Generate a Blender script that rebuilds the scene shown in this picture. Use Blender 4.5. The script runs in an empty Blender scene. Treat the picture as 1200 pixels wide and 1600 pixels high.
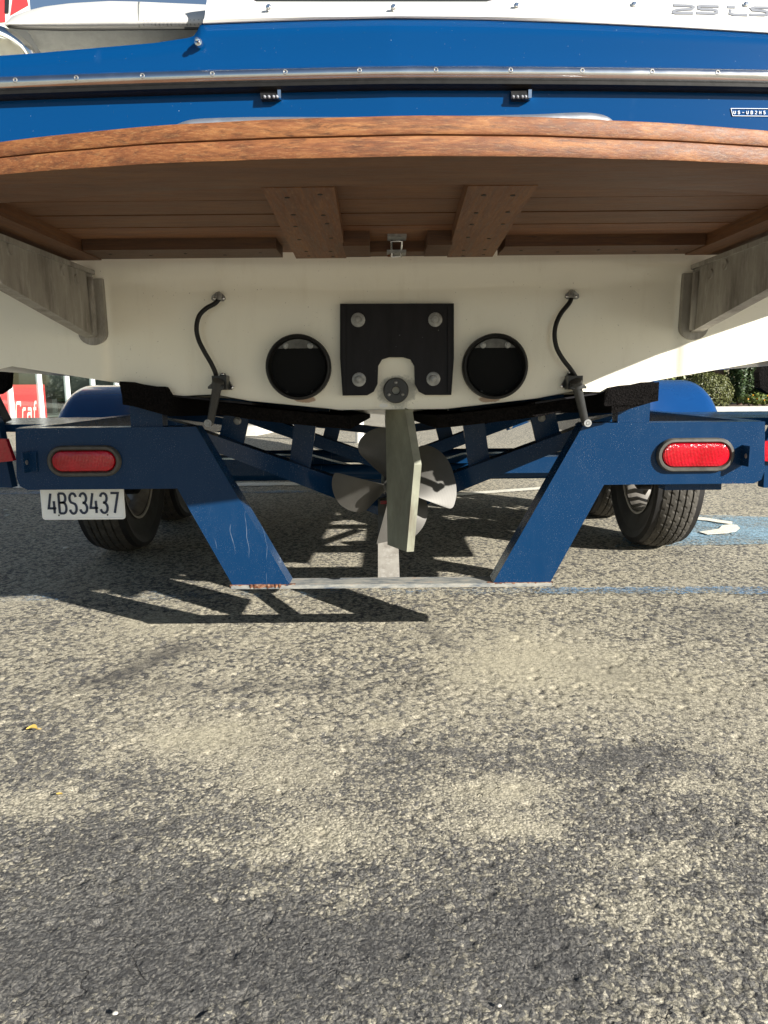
import bpy, bmesh, math, random
import numpy as np
from mathutils import Vector, Matrix
from math import sin, cos, pi, atan, tan, radians

random.seed(7)
S = bpy.context.scene
C = S.collection

# ------------------------------------------------------------------ camera, light, exposure
F = 1155.0                       # focal length in pixels of the 1200x1600 photograph (26 mm phone lens)
HC = 0.65                        # height of the lens above the ground
PITCH = atan(200 / F)
ROLL = -0.009
CAMROT = Matrix.Rotation(pi / 2 - PITCH, 3, 'X') @ Matrix.Rotation(ROLL, 3, 'Z')
cam_d = bpy.data.cameras.new('camera')
cam = bpy.data.objects.new('camera', cam_d)
C.objects.link(cam)
cam.location = (0, 0, HC)
cam.rotation_euler = CAMROT.to_euler()
cam_d.sensor_width = 36
cam_d.lens = F / 1600 * 36
cam_d.clip_start = 0.02
cam_d.clip_end = 2000
S.camera = cam

SUN_L = Vector((-1.22, 1.0, -0.70)).normalized()      # direction the sunlight travels
SUN_EL = math.asin(-SUN_L.z)
SUN_AZ = math.atan2(-SUN_L.x, -SUN_L.y)                # clockwise from +Y, towards the sun
w = bpy.data.worlds.new('World')
S.world = w
w.use_nodes = True
wt = w.node_tree
bg = wt.nodes['Background']
sky = wt.nodes.new('ShaderNodeTexSky')
sky.sky_type = 'NISHITA'
sky.sun_disc = False
sky.sun_elevation = SUN_EL
sky.sun_rotation = SUN_AZ
sky.dust_density = 0.5
wt.links.new(sky.outputs[0], bg.inputs[0])
bg.inputs[1].default_value = 0.05
sun_d = bpy.data.lights.new('sun', 'SUN')
sun = bpy.data.objects.new('sun', sun_d)
C.objects.link(sun)
sun_d.energy = 5.0
sun_d.angle = radians(0.5)
sun_d.color = (1.0, 0.96, 0.885)
sun.rotation_euler = SUN_L.to_track_quat('-Z', 'Y').to_euler()
sun.location = (6, -5, 6)
S.view_settings.view_transform = 'Standard'
S.view_settings.look = 'None'
S.view_settings.gamma = 1
S.view_settings.exposure = 1.08


def at(x, y, Y):
    """point of the plane at distance Y that the photograph shows at pixel x, y"""
    d = CAMROT @ Vector(((x - 600) / F, (800 - y) / F, -1))
    d = d / d.y * Y
    return Vector((d.x, d.y, d.z + HC))


def zat(y, Y):
    return at(607, y, Y).z


def ground(x, y):
    d = CAMROT @ Vector(((x - 600) / F, (800 - y) / F, -1))
    d = d * (-HC / d.z)
    return Vector((d.x, d.y, 0))


# ------------------------------------------------------------------ materials
class N:
    def __init__(s, name):
        s.m = bpy.data.materials.new(name)
        s.m.use_nodes = True
        s.t = s.m.node_tree
        s.b = s.t.nodes['Principled BSDF']
        s.out = s.t.nodes['Material Output']

    def n(s, kind, **kw):
        o = s.t.nodes.new('ShaderNode' + kind)
        for k, v in kw.items():
            if k.startswith('i_'):
                key = k[2:]
                key = int(key) if key.isdigit() else key.replace('_', ' ')
                s.put(o.inputs[key], v)
            else:
                setattr(o, k, v)
        return o

    def put(s, sock, v):
        if isinstance(v, bpy.types.NodeSocket):
            s.t.links.new(v, sock)
        elif isinstance(v, (tuple, list)) and len(v) == 3 and sock.type == 'RGBA':
            sock.default_value = (*v, 1)
        else:
            sock.default_value = v

    def set(s, **kw):
        for k, v in kw.items():
            s.put(s.b.inputs[k.replace('_', ' ')], v)
        return s

    def coord(s, kind='Object', scale=None):
        c = s.n('TexCoord').outputs[kind]
        if scale:
            c = s.n('Mapping', i_Vector=c, i_Scale=scale).outputs[0]
        return c

    def pos(s, scale=None):
        c = s.n('NewGeometry').outputs['Position']
        if scale:
            c = s.n('Mapping', i_Vector=c, i_Scale=scale).outputs[0]
        return c

    def noise(s, scale, detail=4, rough=0.55, vec=None, dist=0.0):
        o = s.n('TexNoise', i_Scale=scale, i_Detail=detail, i_Roughness=rough, i_Distortion=dist)
        s.put(o.inputs['Vector'], vec if vec is not None else s.pos())
        return o.outputs['Fac']

    def voro(s, scale, vec=None, feature='F1', out='Distance', rnd=1.0):
        o = s.n('TexVoronoi', feature=feature, i_Scale=scale, i_Randomness=rnd)
        s.put(o.inputs['Vector'], vec if vec is not None else s.pos())
        return o.outputs[out]

    def ramp(s, fac, *stops, interp='LINEAR'):
        o = s.n('ValToRGB', i_0=fac)
        r = o.color_ramp
        r.interpolation = interp
        while len(r.elements) < len(stops):
            r.elements.new(0.5)
        for e, (p, c) in zip(r.elements, stops):
            e.position = p
            e.color = (*c, 1) if isinstance(c, (tuple, list)) else (c, c, c, 1)
        return o.outputs[0]

    def math(s, op, a, b=0.0, clamp=False):
        o = s.n('Math', operation=op, use_clamp=clamp)
        s.put(o.inputs[0], a)
        s.put(o.inputs[1], b)
        return o.outputs[0]

    def mix(s, f, a, b, mode='MIX'):
        o = s.n('Mix', data_type='RGBA', blend_type=mode)
        s.put(o.inputs[0], f)
        s.put(o.inputs[6], a)
        s.put(o.inputs[7], b)
        return o.outputs[2]

    def attr(s, name):
        return s.n('Attribute', attribute_name=name).outputs['Fac']

    def bump(s, h, strength=0.3, dist=0.01, normal=None):
        o = s.n('Bump', i_Strength=strength, i_Distance=dist, i_Height=h)
        if normal is not None:
            s.put(o.inputs['Normal'], normal)
        s.put(s.b.inputs['Normal'], o.outputs[0])
        return o.outputs[0]


MAT = {}


def plain(name, col, rough=0.5, metal=0.0, var=0.12, scale=40, bump=0.0, spec=0.5, coat=0.0):
    k = N(name)
    f = k.noise(scale, 5)
    c = k.mix(k.ramp(f, (0.3, 0.0), (0.7, 1.0)), tuple(v * (1 - var) for v in col), tuple(min(1, v * (1 + var)) for v in col))
    r = k.ramp(k.noise(scale * 0.7, 3), (0.2, max(0, rough - 0.08)), (0.8, min(1, rough + 0.08)))
    k.set(Base_Color=c, Roughness=r, Metallic=metal, Specular_IOR_Level=spec, Coat_Weight=coat)
    if bump:
        k.bump(f, bump, 0.004)
    MAT[name] = k.m
    return k.m


def mats():
    # trailer paint with road dust, scratches
    for nm, dust in (('navy_paint', 1.0), ('navy_paint_clean', 0.35)):
        k = N(nm)
        base = k.mix(k.noise(3, 3), (0.0026, 0.026, 0.078), (0.004, 0.034, 0.098))
        speck = k.ramp(k.noise(420, 2, 0.6), (0.62, 0.0), (0.70, 1.0))
        cloud = k.ramp(k.noise(14, 5, 0.65), (0.35, 0.0), (0.75, 1.0))
        film = k.ramp(k.noise(30, 6, 0.7, k.pos((1, 1, 0.3))), (0.45, 0.0), (0.9, 0.06 * dust))
        c = k.mix(film, base, (0.12, 0.18, 0.25))
        sp = k.math('MULTIPLY', speck, k.math('MULTIPLY', cloud, 0.55 * dust))
        c = k.mix(sp, c, (0.42, 0.46, 0.5))
        sp_ = k.n('SeparateXYZ', i_0=k.pos())
        zone = k.math('MULTIPLY', k.ramp(k.math('MULTIPLY', sp_.outputs[0], -1.0), (0.20, 0.0), (0.22, 1.0), (0.40, 1.0), (0.42, 0.0)), k.ramp(sp_.outputs[2], (0.36, 1.0), (0.42, 0.0)))
        wav = k.n('TexWave', wave_type='BANDS', bands_direction='X', i_Scale=8.0, i_Distortion=7.0, i_Detail=4.0, i_Detail_Scale=1.2)
        k.put(wav.inputs['Vector'], k.pos((1, 1, 0.35)))
        sc = k.ramp(wav.outputs['Fac'], (0.998, 0.0), (0.9999, 1.0))
        sc = k.math('MULTIPLY', k.math('MULTIPLY', sc, zone), k.ramp(k.noise(12, 2), (0.46, 0.0), (0.56, 0.38)))
        c = k.mix(sc, c, (0.34, 0.40, 0.47))
        chip = k.math('MULTIPLY', k.ramp(k.noise(26, 5, 0.7), (0.70, 0.0), (0.715, 0.9)), dust)
        chip = k.math('MULTIPLY', chip, k.ramp(k.noise(4, 2), (0.5, 0.0), (0.56, 1.0)))
        c = k.mix(chip, c, (0.22, 0.085, 0.04))
        k.set(Base_Color=c, Roughness=k.ramp(k.noise(25, 4), (0.2, 0.16), (0.8, 0.30)), Specular_IOR_Level=0.24)
        k.bump(k.noise(60, 3), 0.05, 0.003)
        MAT[nm] = k.m
    plain('fender_blue', (0.003, 0.040, 0.15), 0.22, 0, 0.06, 6, 0, 0.5, 0.3)
    # rusty steel foot edge
    k = N('rust')
    f = k.noise(90, 6, 0.7)
    k.set(Base_Color=k.ramp(f, (0.34, (0.02, 0.03, 0.06)), (0.44, (0.10, 0.035, 0.015)), (0.55, (0.24, 0.10, 0.05)), (0.66, (0.33, 0.27, 0.21))), Roughness=0.9)
    k.bump(f, 0.8, 0.004)
    MAT['rust'] = k.m
    k = N('worn_step')
    f = k.noise(35, 6, 0.7, k.pos((0.6, 2, 2)))
    c = k.ramp(f, (0.30, (0.02, 0.05, 0.11)), (0.42, (0.16, 0.17, 0.17)), (0.6, (0.33, 0.32, 0.28)), (0.72, (0.30, 0.14, 0.07)))
    k.set(Base_Color=c, Roughness=0.7)
    k.bump(f, 0.3, 0.003)
    MAT['worn_step'] = k.m
    # gelcoats
    k = N('white_gelcoat')
    p = k.pos()
    f = k.noise(2.5, 5, 0.6)
    c = k.mix(k.ramp(f, (0.3, 0.0), (0.75, 1.0)), (0.93, 0.895, 0.775), (0.90, 0.86, 0.725))
    grime = k.ramp(k.noise(22, 6, 0.7, k.pos((1, 1, 0.18))), (0.54, 0.0), (0.85, 0.22))
    c = k.mix(grime, c, (0.55, 0.47, 0.34))
    fleck = k.ramp(k.noise(260, 2, 0.5), (0.745, 0.0), (0.77, 0.7))
    c = k.mix(fleck, c, (0.12, 0.09, 0.06))
    # chalky grey scum around the drain fitting and exhaust soot under each port
    sep = k.n('SeparateXYZ', i_0=p)

    def blob(px, py, rx, rz):
        q = at(px, py, TY)
        dx = k.math('DIVIDE', k.math('SUBTRACT', sep.outputs[0], q.x), rx)
        dz = k.math('DIVIDE', k.math('SUBTRACT', sep.outputs[2], q.z), rz)
        d = k.math('SQRT', k.math('ADD', k.math('MULTIPLY', dx, dx), k.math('MULTIPLY', dz, dz)))
        d = k.math('ADD', d, k.math('MULTIPLY', k.math('SUBTRACT', k.noise(38, 4, 0.7), 0.5), 1.1))
        return k.ramp(d, (0.75, 1.0), (1.05, 0.0))
    c = k.mix(k.math('MULTIPLY', blob(622, 612, 0.045, 0.040), 0.75), c, (0.34, 0.34, 0.30))
    c = k.mix(k.math('MULTIPLY', blob(600, 634, 0.012, 0.006), 0.9), c, (0.85, 0.85, 0.82))
    for ex, s in ((474, 1), (766, -1)):
        c = k.mix(k.math('MULTIPLY', blob(ex, 624, 0.028, 0.008), 0.75), c, (0.30, 0.13, 0.05))
    k.set(Base_Color=c, Roughness=0.16, Specular_IOR_Level=0.6)
    k.bump(k.noise(3.5, 2, 0.4), 0.12, 0.01)
    MAT['white_gelcoat'] = k.m
    k = N('deck_white')
    k.set(Base_Color=k.mix(k.noise(5, 4), (0.80, 0.79, 0.74), (0.84, 0.83, 0.79)), Roughness=0.3, Coat_Weight=0.3)
    MAT['deck_white'] = k.m
    k = N('blue_gelcoat')
    c = k.mix(k.noise(2, 3), (0.0003, 0.042, 0.148), (0.0005, 0.047, 0.16))
    c = k.mix(k.ramp(k.noise(300, 2, 0.5), (0.76, 0.0), (0.785, 0.5)), c, (0.4, 0.5, 0.6))
    sm = k.math('MULTIPLY', k.ramp(k.noise(10, 5, 0.6, k.pos((1, 1, 0.5))), (0.66, 0.0), (0.9, 0.08)), 1.0)
    c = k.mix(sm, c, (0.25, 0.36, 0.5))
    k.set(Base_Color=c, Roughness=0.12, Specular_IOR_Level=0.42)
    k.bump(k.noise(4, 2), 0.02, 0.01)
    MAT['blue_gelcoat'] = k.m
    # teak
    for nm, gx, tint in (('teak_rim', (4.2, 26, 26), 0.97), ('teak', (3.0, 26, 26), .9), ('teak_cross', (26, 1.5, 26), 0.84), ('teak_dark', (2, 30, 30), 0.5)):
        k = N(nm)
        oi = k.n('ObjectInfo').outputs['Random']
        off = k.n('CombineXYZ', i_X=k.math('MULTIPLY', oi, 9.0), i_Y=k.math('MULTIPLY', oi, 5.0), i_Z=oi)
        v = k.n('VectorMath', operation='ADD', i_0=k.pos(gx), i_1=off.outputs[0]).outputs[0]
        g = k.noise(1.6, 8, 0.66, v, 1.1)
        g2 = k.noise(9, 6, 0.75, v, 0.5)
        g3 = k.noise(3.2, 9, 0.8, k.n('VectorMath', operation='MULTIPLY', i_0=v, i_1=(3.0, 7.0, 7.0)).outputs[0])
        c = k.ramp(g, (0.30, (0.13 * tint, 0.042 * tint, 0.014 * tint)), (0.48, (0.235 * tint, 0.078 * tint, 0.024 * tint)), (0.64, (0.36 * tint, 0.145 * tint, 0.045 * tint)))
        c = k.mix(k.ramp(g2, (0.36, 0.8), (0.52, 0.0)), c, (0.085 * tint, 0.032 * tint, 0.015 * tint))
        c = k.mix(k.ramp(g3, (0.52, 0.0), (0.66, 0.5)), c, (0.58 * tint, 0.33 * tint, 0.14 * tint))
        c = k.mix(k.ramp(g3, (0.34, 0.6), (0.46, 0.0)), c, (0.09 * tint, 0.032 * tint, 0.013 * tint))
        lo = k.math('MULTIPLY', oi, 0.5 if nm != 'teak_rim' else 0.15)
        c = k.mix(lo, c, (0.10 * tint, 0.048 * tint, 0.022 * tint))
        stain = k.ramp(k.noise(11, 7, 0.75, k.pos((0.45, 2.2, 1))), (0.69, 0.0), (0.75, 0.55))
        c = k.mix(stain, c, (0.40 * tint, 0.37 * tint, 0.32 * tint))
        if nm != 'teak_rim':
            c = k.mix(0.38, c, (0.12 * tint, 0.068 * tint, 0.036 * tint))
        k.set(Base_Color=c, Roughness=k.ramp(g2, (0.3, 0.45), (0.7, 0.68)))
        k.bump(g2, 0.28, 0.003)
        MAT[nm] = k.m
    # cast aluminium brackets with dull water stains
    k = N('aged_aluminium')
    f = k.noise(11, 7, 0.7, k.pos((2, 2, 0.7)))
    f2 = k.noise(30, 6, 0.72, k.pos((1.6, 1.6, 0.35)))
    c = k.ramp(f, (0.3, (0.27, 0.25, 0.22)), (0.6, (0.37, 0.35, 0.31)))
    c = k.mix(k.ramp(f2, (0.52, 0.0), (0.62, 0.5), (0.75, 0.1)), c, (0.50, 0.48, 0.44))
    c = k.mix(k.ramp(k.noise(16, 5, 0.7, k.pos((1, 1, 0.3))), (0.50, 0.0), (0.66, 0.55)), c, (0.10, 0.085, 0.07))
    k.set(Base_Color=c, Roughness=0.62, Metallic=0.25)
    k.bump(f2, 0.12, 0.004)
    MAT['aged_aluminium'] = k.m
    # metals
    k = N('stainless')
    k.set(Base_Color=(0.8, 0.8, 0.8), Metallic=1.0, Roughness=k.ramp(k.noise(40, 4, 0.6, k.pos((0.2, 3, 3))), (0.3, 0.08), (0.7, 0.2)))
    k.bump(k.noise(18, 2, 0.5, k.pos((0.25, 1, 1))), 0.05, 0.004)
    MAT['stainless'] = k.m
    plain('dull_steel', (0.13, 0.128, 0.12), 0.55, 0.5, 0.35, 70, 0.15)
    plain('rail_steel', (0.82, 0.82, 0.82), 0.2, 1.0, 0.05, 30)
    plain('brushed_steel', (0.72, 0.72, 0.72), 0.34, 0.9, 0.06, 60)
    plain('galvanised', (0.33, 0.33, 0.32), 0.5, 0.7, 0.3, 90, 0.15)
    k = N('prop_alloy')
    sep = k.n('SeparateXYZ', i_0=k.pos())
    wv = k.n('TexWave', wave_type='RINGS', rings_direction='Y', i_Scale=44.0, i_Distortion=1.0, i_Detail=1.0)
    cc = at(640, 790, PY)
    k.put(wv.inputs['Vector'], k.n('VectorMath', operation='SUBTRACT', i_0=k.pos(), i_1=(cc.x, cc.y, cc.z)).outputs[0])
    k.set(Base_Color=k.mix(k.noise(25, 5), (0.075, 0.071, 0.063), (0.115, 0.11, 0.10)), Metallic=0.4, Roughness=0.47)
    k.bump(wv.outputs['Fac'], 0.012, 0.002)
    MAT['prop_alloy'] = k.m
    k = N('rudder_bronze')
    f = k.noise(14, 6, 0.65)
    c = k.ramp(f, (0.3, (0.19, 0.192, 0.145)), (0.6, (0.28, 0.283, 0.215)), (0.75, (0.34, 0.345, 0.27)))
    c = k.mix(k.ramp(k.noise(9, 5, 0.7, k.pos((2.5, 1, 0.5))), (0.58, 0.0), (0.72, 0.6)), c, (0.13, 0.10, 0.07))
    k.set(Base_Color=c, Roughness=0.58, Metallic=0.15)
    k.bump(k.noise(90, 4), 0.12, 0.002)
    MAT['rudder_bronze'] = k.m
    # rubbers and plastics
    plain('black_rubber', (0.009, 0.0088, 0.0085), 0.5, 0, 0.25, 60, 0.1, 0.35)
    plain('black_plastic', (0.012, 0.012, 0.012), 0.35, 0, 0.2, 80)
    plain('flap_rubber', (0.005, 0.0055, 0.006), 0.8, 0, 0.2, 10, 0, 0.2)
    plain('grommet_rubber', (0.075, 0.07, 0.06), 0.55, 0, 0.3, 60, 0.1)
    plain('grey_plastic', (0.032, 0.033, 0.033), 0.45, 0, 0.2, 60)
    k = N('plate_black')
    f = k.noise(9, 6, 0.65, k.pos((3, 1, 0.6)))
    c = k.ramp(f, (0.3, (0.005, 0.0045, 0.006)), (0.65, (0.014, 0.013, 0.016)), (0.8, (0.035, 0.035, 0.04)))
    c = k.mix(k.ramp(k.noise(150, 2), (0.75, 0.0), (0.78, 0.6)), c, (0.25, 0.25, 0.26))
    k.set(Base_Color=c, Roughness=0.5, Specular_IOR_Level=0.22)
    MAT['plate_black'] = k.m
    k = N('tyre_rubber')
    f = k.noise(28, 6, 0.7)
    k.set(Base_Color=k.ramp(f, (0.3, (0.030, 0.027, 0.023)), (0.7, (0.085, 0.077, 0.065))), Roughness=0.82)
    k.bump(k.noise(220, 3), 0.2, 0.002)
    MAT['tyre_rubber'] = k.m
    plain('tyre_wall', (0.013, 0.012, 0.012), 0.7, 0, 0.3, 20, 0.05)
    plain('rim_paint', (0.30, 0.28, 0.25), 0.5, 0.3, 0.25, 25)
    k = N('carpet')
    f = k.noise(240, 3, 0.7)
    k.set(Base_Color=k.ramp(f, (0.35, (0.002, 0.002, 0.002)), (0.7, (0.014, 0.012, 0.012))), Roughness=1.0, Specular_IOR_Level=0.1)
    k.bump(f, 1.0, 0.008)
    MAT['carpet'] = k.m
    k = N('red_lens')
    p = k.coord('Object')
    wx = k.n('TexWave', wave_type='BANDS', bands_direction='X', i_Scale=95.0)
    k.put(wx.inputs['Vector'], k.pos())
    vv = k.voro(170, k.pos())
    f = k.noise(24, 4)
    k.set(Base_Color=k.ramp(f, (0.3, (0.34, 0.001, 0.006)), (0.7, (0.55, 0.003, 0.018))), Roughness=0.16, Coat_Weight=0.2, Coat_Roughness=0.06)
    k.bump(k.math('ADD', wx.outputs['Fac'], k.math('MULTIPLY', vv, 0.8)), 0.5, 0.002)
    MAT['red_lens'] = k.m
    plain('plate_white', (0.92, 0.93, 0.91), 0.4, 0, 0.06, 20)
    plain('plate_ink', (0.016, 0.026, 0.06), 0.45, 0, 0.1, 20)
    plain('badge_silver', (0.24, 0.25, 0.275), 0.4, 0.1, 0.06, 50)
    plain('badge_edge', (0.10, 0.10, 0.105), 0.4, 0.2, 0.05, 50)
    plain('decal_white', (0.72, 0.78, 0.84), 0.4, 0, 0.05, 20)
    k = N('vinyl_white')
    k.set(Base_Color=k.mix(k.noise(12, 5), (0.60, 0.58, 0.53), (0.68, 0.665, 0.62)), Roughness=0.5)
    k.bump(k.noise(190, 3), 0.12, 0.003)
    MAT['vinyl_white'] = k.m
    k = N('vinyl_perforated')
    d = k.voro(115, k.pos((1, 0.2, 1)), rnd=0.15)
    hole = k.ramp(d, (0.16, 1.0), (0.26, 0.0))
    k.set(Base_Color=k.mix(hole, (0.63, 0.61, 0.57), (0.33, 0.32, 0.30)), Roughness=0.5)
    k.bump(d, 0.15, 0.003)
    MAT['vinyl_perforated'] = k.m
    k = N('vinyl_grey')
    f = k.noise(30, 6, 0.7)
    k.set(Base_Color=k.ramp(f, (0.3, (0.30, 0.30, 0.27)), (0.7, (0.41, 0.41, 0.37))), Roughness=0.6)
    k.bump(f, 0.15, 0.004)
    MAT['vinyl_grey'] = k.m
    plain('dark_seam', (0.05, 0.048, 0.04), 0.7)
    plain('cream', (0.74, 0.70, 0.56), 0.4)
    # background things
    plain('frame_white', (0.70, 0.74, 0.73), 0.45, 0, 0.08, 6)
    plain('sign_red', (0.62, 0.045, 0.05), 0.5, 0, 0.06, 4)
    plain('sign_white', (0.78, 0.80, 0.74), 0.5, 0, 0.05, 4)
    plain('stucco', (0.62, 0.55, 0.44), 0.85, 0, 0.12, 8, 0.2)
    plain('dark_room', (0.03, 0.035, 0.035), 0.7, 0, 0.3, 3)
    plain('showroom_floor', (0.22, 0.22, 0.20), 0.35, 0, 0.1, 3)
    plain('boat_green', (0.36, 0.50, 0.42), 0.3, 0, 0.1, 3)
    plain('charcoal', (0.02, 0.022, 0.022), 0.4, 0, 0.2, 5)
    k = N('window_glass')
    gl = k.n('BsdfGlossy', i_Color=(0.9, 0.95, 0.93), i_Roughness=0.02)
    tr = k.n('BsdfTransparent', i_Color=(0.90, 0.95, 0.93))
    mx = k.n('MixShader', i_0=0.09, i_1=tr.outputs[0], i_2=gl.outputs[0])
    k.t.links.new(mx.outputs[0], k.out.inputs[0])
    MAT['window_glass'] = k.m
    plain('concrete', (0.52, 0.50, 0.45), 0.85, 0, 0.12, 12, 0.2)
    plain('white_paint', (0.75, 0.74, 0.70), 0.6, 0, 0.08, 20)
    plain('bark', (0.13, 0.085, 0.06), 0.9, 0, 0.35, 25, 0.6)
    plain('grey_bark', (0.26, 0.21, 0.17), 0.9, 0, 0.3, 25, 0.6)
    for nm, a, b in (('leaf_bright', (0.055, 0.085, 0.012), (0.14, 0.17, 0.03)), ('leaf_olive', (0.06, 0.075, 0.018), (0.13, 0.135, 0.04)),
                     ('leaf_dark', (0.018, 0.036, 0.012), (0.05, 0.085, 0.025))):
        k = N(nm)
        at_ = k.n('Attribute', attribute_name='leafrand').outputs['Fac']
        k.set(Base_Color=k.mix(at_, a, b), Roughness=0.5)
        MAT[nm] = k.m
    plain('petal_orange', (0.75, 0.35, 0.02), 0.6)
    plain('dry_leaf', (0.62, 0.42, 0.10), 0.6, 0, 0.25, 90, 0.2)
    plain('pebble', (0.55, 0.52, 0.46), 0.8, 0, 0.2, 60)
    for nm, col, lo, hi in (('blue_line_paint', (0.10, 0.21, 0.34), 0.47, 0.57), ('pale_blue_paint', (0.18, 0.31, 0.40), 0.44, 0.56),
                            ('white_line_paint', (0.66, 0.63, 0.53), 0.34, 0.46), ('faded_blue_paint', (0.12, 0.23, 0.36), 0.52, 0.66)):
        k = N(nm)
        f = k.noise(120, 5, 0.75)
        big = k.noise(4, 3, 0.6)
        a = k.math('ADD', k.math('MULTIPLY', f, 0.72), k.math('MULTIPLY', big, 0.28))
        c = k.mix(k.ramp(k.noise(160, 3), (0.5, 0.0), (0.68, 0.8)), col, tuple(min(1, v + 0.32) for v in col))
        tr = k.n('BsdfTransparent').outputs[0]
        mx = k.n('MixShader', i_0=k.ramp(a, (lo, 0.0), (hi, 1.0)), i_1=tr, i_2=k.b.outputs[0])
        k.t.links.new(mx.outputs[0], k.out.inputs[0])
        k.set(Base_Color=c, Roughness=0.8)
        MAT[nm] = k.m
    # asphalt
    k = N('asphalt')
    p = k.pos()
    dust = k.attr('dust')
    dark = k.attr('dark')
    h = k.attr('stone')
    grit = k.attr('grit')
    wv = k.n('VectorMath', operation='ADD', i_0=p, i_1=k.n('VectorMath', operation='SCALE', i_0=k.n('TexNoise', i_Scale=70.0, i_Detail=3.0, i_Vector=p).outputs['Color'], i_Scale=0.012).outputs[0]).outputs[0]
    f1 = k.noise(110, 6, 0.78)
    f2 = k.noise(420, 3, 0.7)
    f3 = k.noise(26, 6, 0.72)
    coarse = k.attr('coarse')
    d1 = k.n('Mix', data_type='FLOAT', i_0=coarse, i_2=k.voro(185, wv), i_3=k.voro(88, wv)).outputs[0]
    cell = k.n('SeparateColor', i_0=k.mix(coarse, k.voro(185, wv, out='Color'), k.voro(88, wv, out='Color'))).outputs
    d2 = k.voro(330, wv)
    cell2 = k.n('SeparateColor', i_0=k.voro(330, wv, out='Color')).outputs
    grey = k.mix(cell[0], (0.058, 0.057, 0.056), (0.175, 0.168, 0.155))
    grey = k.mix(k.math('MULTIPLY', k.ramp(cell2[1], (0.62, 0.0), (0.8, 1.0)), 0.75), grey, (0.30, 0.28, 0.24))
    grey = k.mix(k.ramp(f2, (0.36, 0.55), (0.5, 0.0)), grey, (0.04, 0.039, 0.038))
    tan = k.mix(k.ramp(cell2[0], (0.2, 0.0), (0.8, 1.0)), (0.275, 0.252, 0.192), (0.585, 0.53, 0.405))
    v = k.math('ADD', k.math('MULTIPLY', f1, 0.55), k.math('MULTIPLY', f3, 0.30))
    v = k.math('ADD', v, k.math('MULTIPLY', k.math('SUBTRACT', cell[1], 0.5), k.math('ADD', 0.15, k.math('MULTIPLY', coarse, 0.18))))
    v = k.math('ADD', v, 0.075)
    v = k.math('ADD', v, k.math('MULTIPLY', k.math('SUBTRACT', dust, 0.5), 0.36))
    c = k.mix(k.ramp(v, (0.475, 0.0), (0.535, 1.0)), grey, tan)
    blot = k.ramp(k.noise(1.6, 6, 0.65), (0.42, 0.0), (0.72, 0.32))
    c = k.mix(blot, c, k.mix(0.5, c, (0.06, 0.06, 0.065)))
    film = k.math('MULTIPLY', k.ramp(k.math('ADD', dust, k.math('MULTIPLY', k.math('SUBTRACT', k.noise(60, 6, 0.75), 0.5), 1.3)), (0.74, 0.0), (1.05, 0.7)), k.ramp(f2, (0.3, 0.6), (0.6, 1.0)))
    c = k.mix(film, c, k.mix(f1, (0.35, 0.318, 0.228), (0.62, 0.56, 0.405)))
    gap = k.math('MULTIPLY', k.ramp(d1, (0.46, 0.0), (0.76, 0.72)), k.math('MULTIPLY', k.ramp(f1, (0.36, 0.2), (0.6, 1.0)), k.ramp(grit, (0.15, 0.15), (0.7, 1.0))))
    c = k.mix(gap, c, (0.035, 0.033, 0.031))
    c = k.mix(k.math('MULTIPLY', dark, 0.72), c, (0.06, 0.058, 0.058))
    pit = k.ramp(k.voro(48), (0.05, 1.0), (0.13, 0.0))
    pit = k.math('MULTIPLY', pit, k.ramp(k.noise(16, 3), (0.52, 0.0), (0.62, 0.8)))
    c = k.mix(pit, c, (0.03, 0.028, 0.026))
    k.set(Base_Color=c, Roughness=0.9, Specular_IOR_Level=0.2)
    hb = k.math('SUBTRACT', k.math('MULTIPLY', f1, 0.7), k.math('MULTIPLY', d1, 0.55))
    hb = k.math('MULTIPLY', hb, k.ramp(grit, (0.1, 0.25), (0.8, 1.0)))
    hb = k.math('ADD', hb, k.math('MULTIPLY', f2, 0.35))
    crack = k.voro(9, k.n('VectorMath', operation='ADD', i_0=p, i_1=k.n('VectorMath', operation='SCALE', i_0=k.n('TexNoise', i_Scale=16.0, i_Detail=4.0, i_Vector=p).outputs['Color'], i_Scale=0.14).outputs[0]).outputs[0], 'DISTANCE_TO_EDGE')
    cr = k.math('MULTIPLY', k.ramp(crack, (0.004, 1.0), (0.014, 0.0)), k.ramp(k.noise(5, 3), (0.56, 0.0), (0.64, 0.8)))
    c = k.mix(cr, c, (0.025, 0.023, 0.022))
    k.set(Base_Color=c)
    hb = k.math('SUBTRACT', hb, k.math('MULTIPLY', k.math('MAXIMUM', pit, cr), 1.0))
    k.bump(hb, 0.75, 0.0042)
    MAT['asphalt'] = k.m


# ------------------------------------------------------------------ mesh helpers
def link(name, bm, mat, parent=None, smooth=False, bev=0.0, seg=2, angle=35):
    if bev:
        es = [e for e in bm.edges if len(e.link_faces) == 2 and e.calc_face_angle(0) > radians(angle)]
        if es:
            bmesh.ops.bevel(bm, geom=es, offset=bev, segments=seg, profile=0.5, affect='EDGES', clamp_overlap=True)
    bmesh.ops.recalc_face_normals(bm, faces=bm.faces)
    me = bpy.data.meshes.new(name)
    bm.to_mesh(me)
    bm.free()
    return link_mesh(name, me, mat, parent, smooth)


def link_mesh(name, me, mat, parent=None, smooth=False):
    o = bpy.data.objects.new(name, me)
    C.objects.link(o)
    for m in (mat if isinstance(mat, (list, tuple)) else [mat]):
        me.materials.append(MAT[m])
    if smooth:
        me.polygons.foreach_set('use_smooth', [True] * len(me.polygons))
        if smooth == 'auto':
            me.set_sharp_from_angle(angle=radians(38))
    if parent:
        adopt(o, parent)
    return o


def world_loc(o):
    v = Vector(o.location)
    return v + (world_loc(o.parent) + Vector(o.matrix_parent_inverse.translation) if o.parent else Vector())


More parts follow.
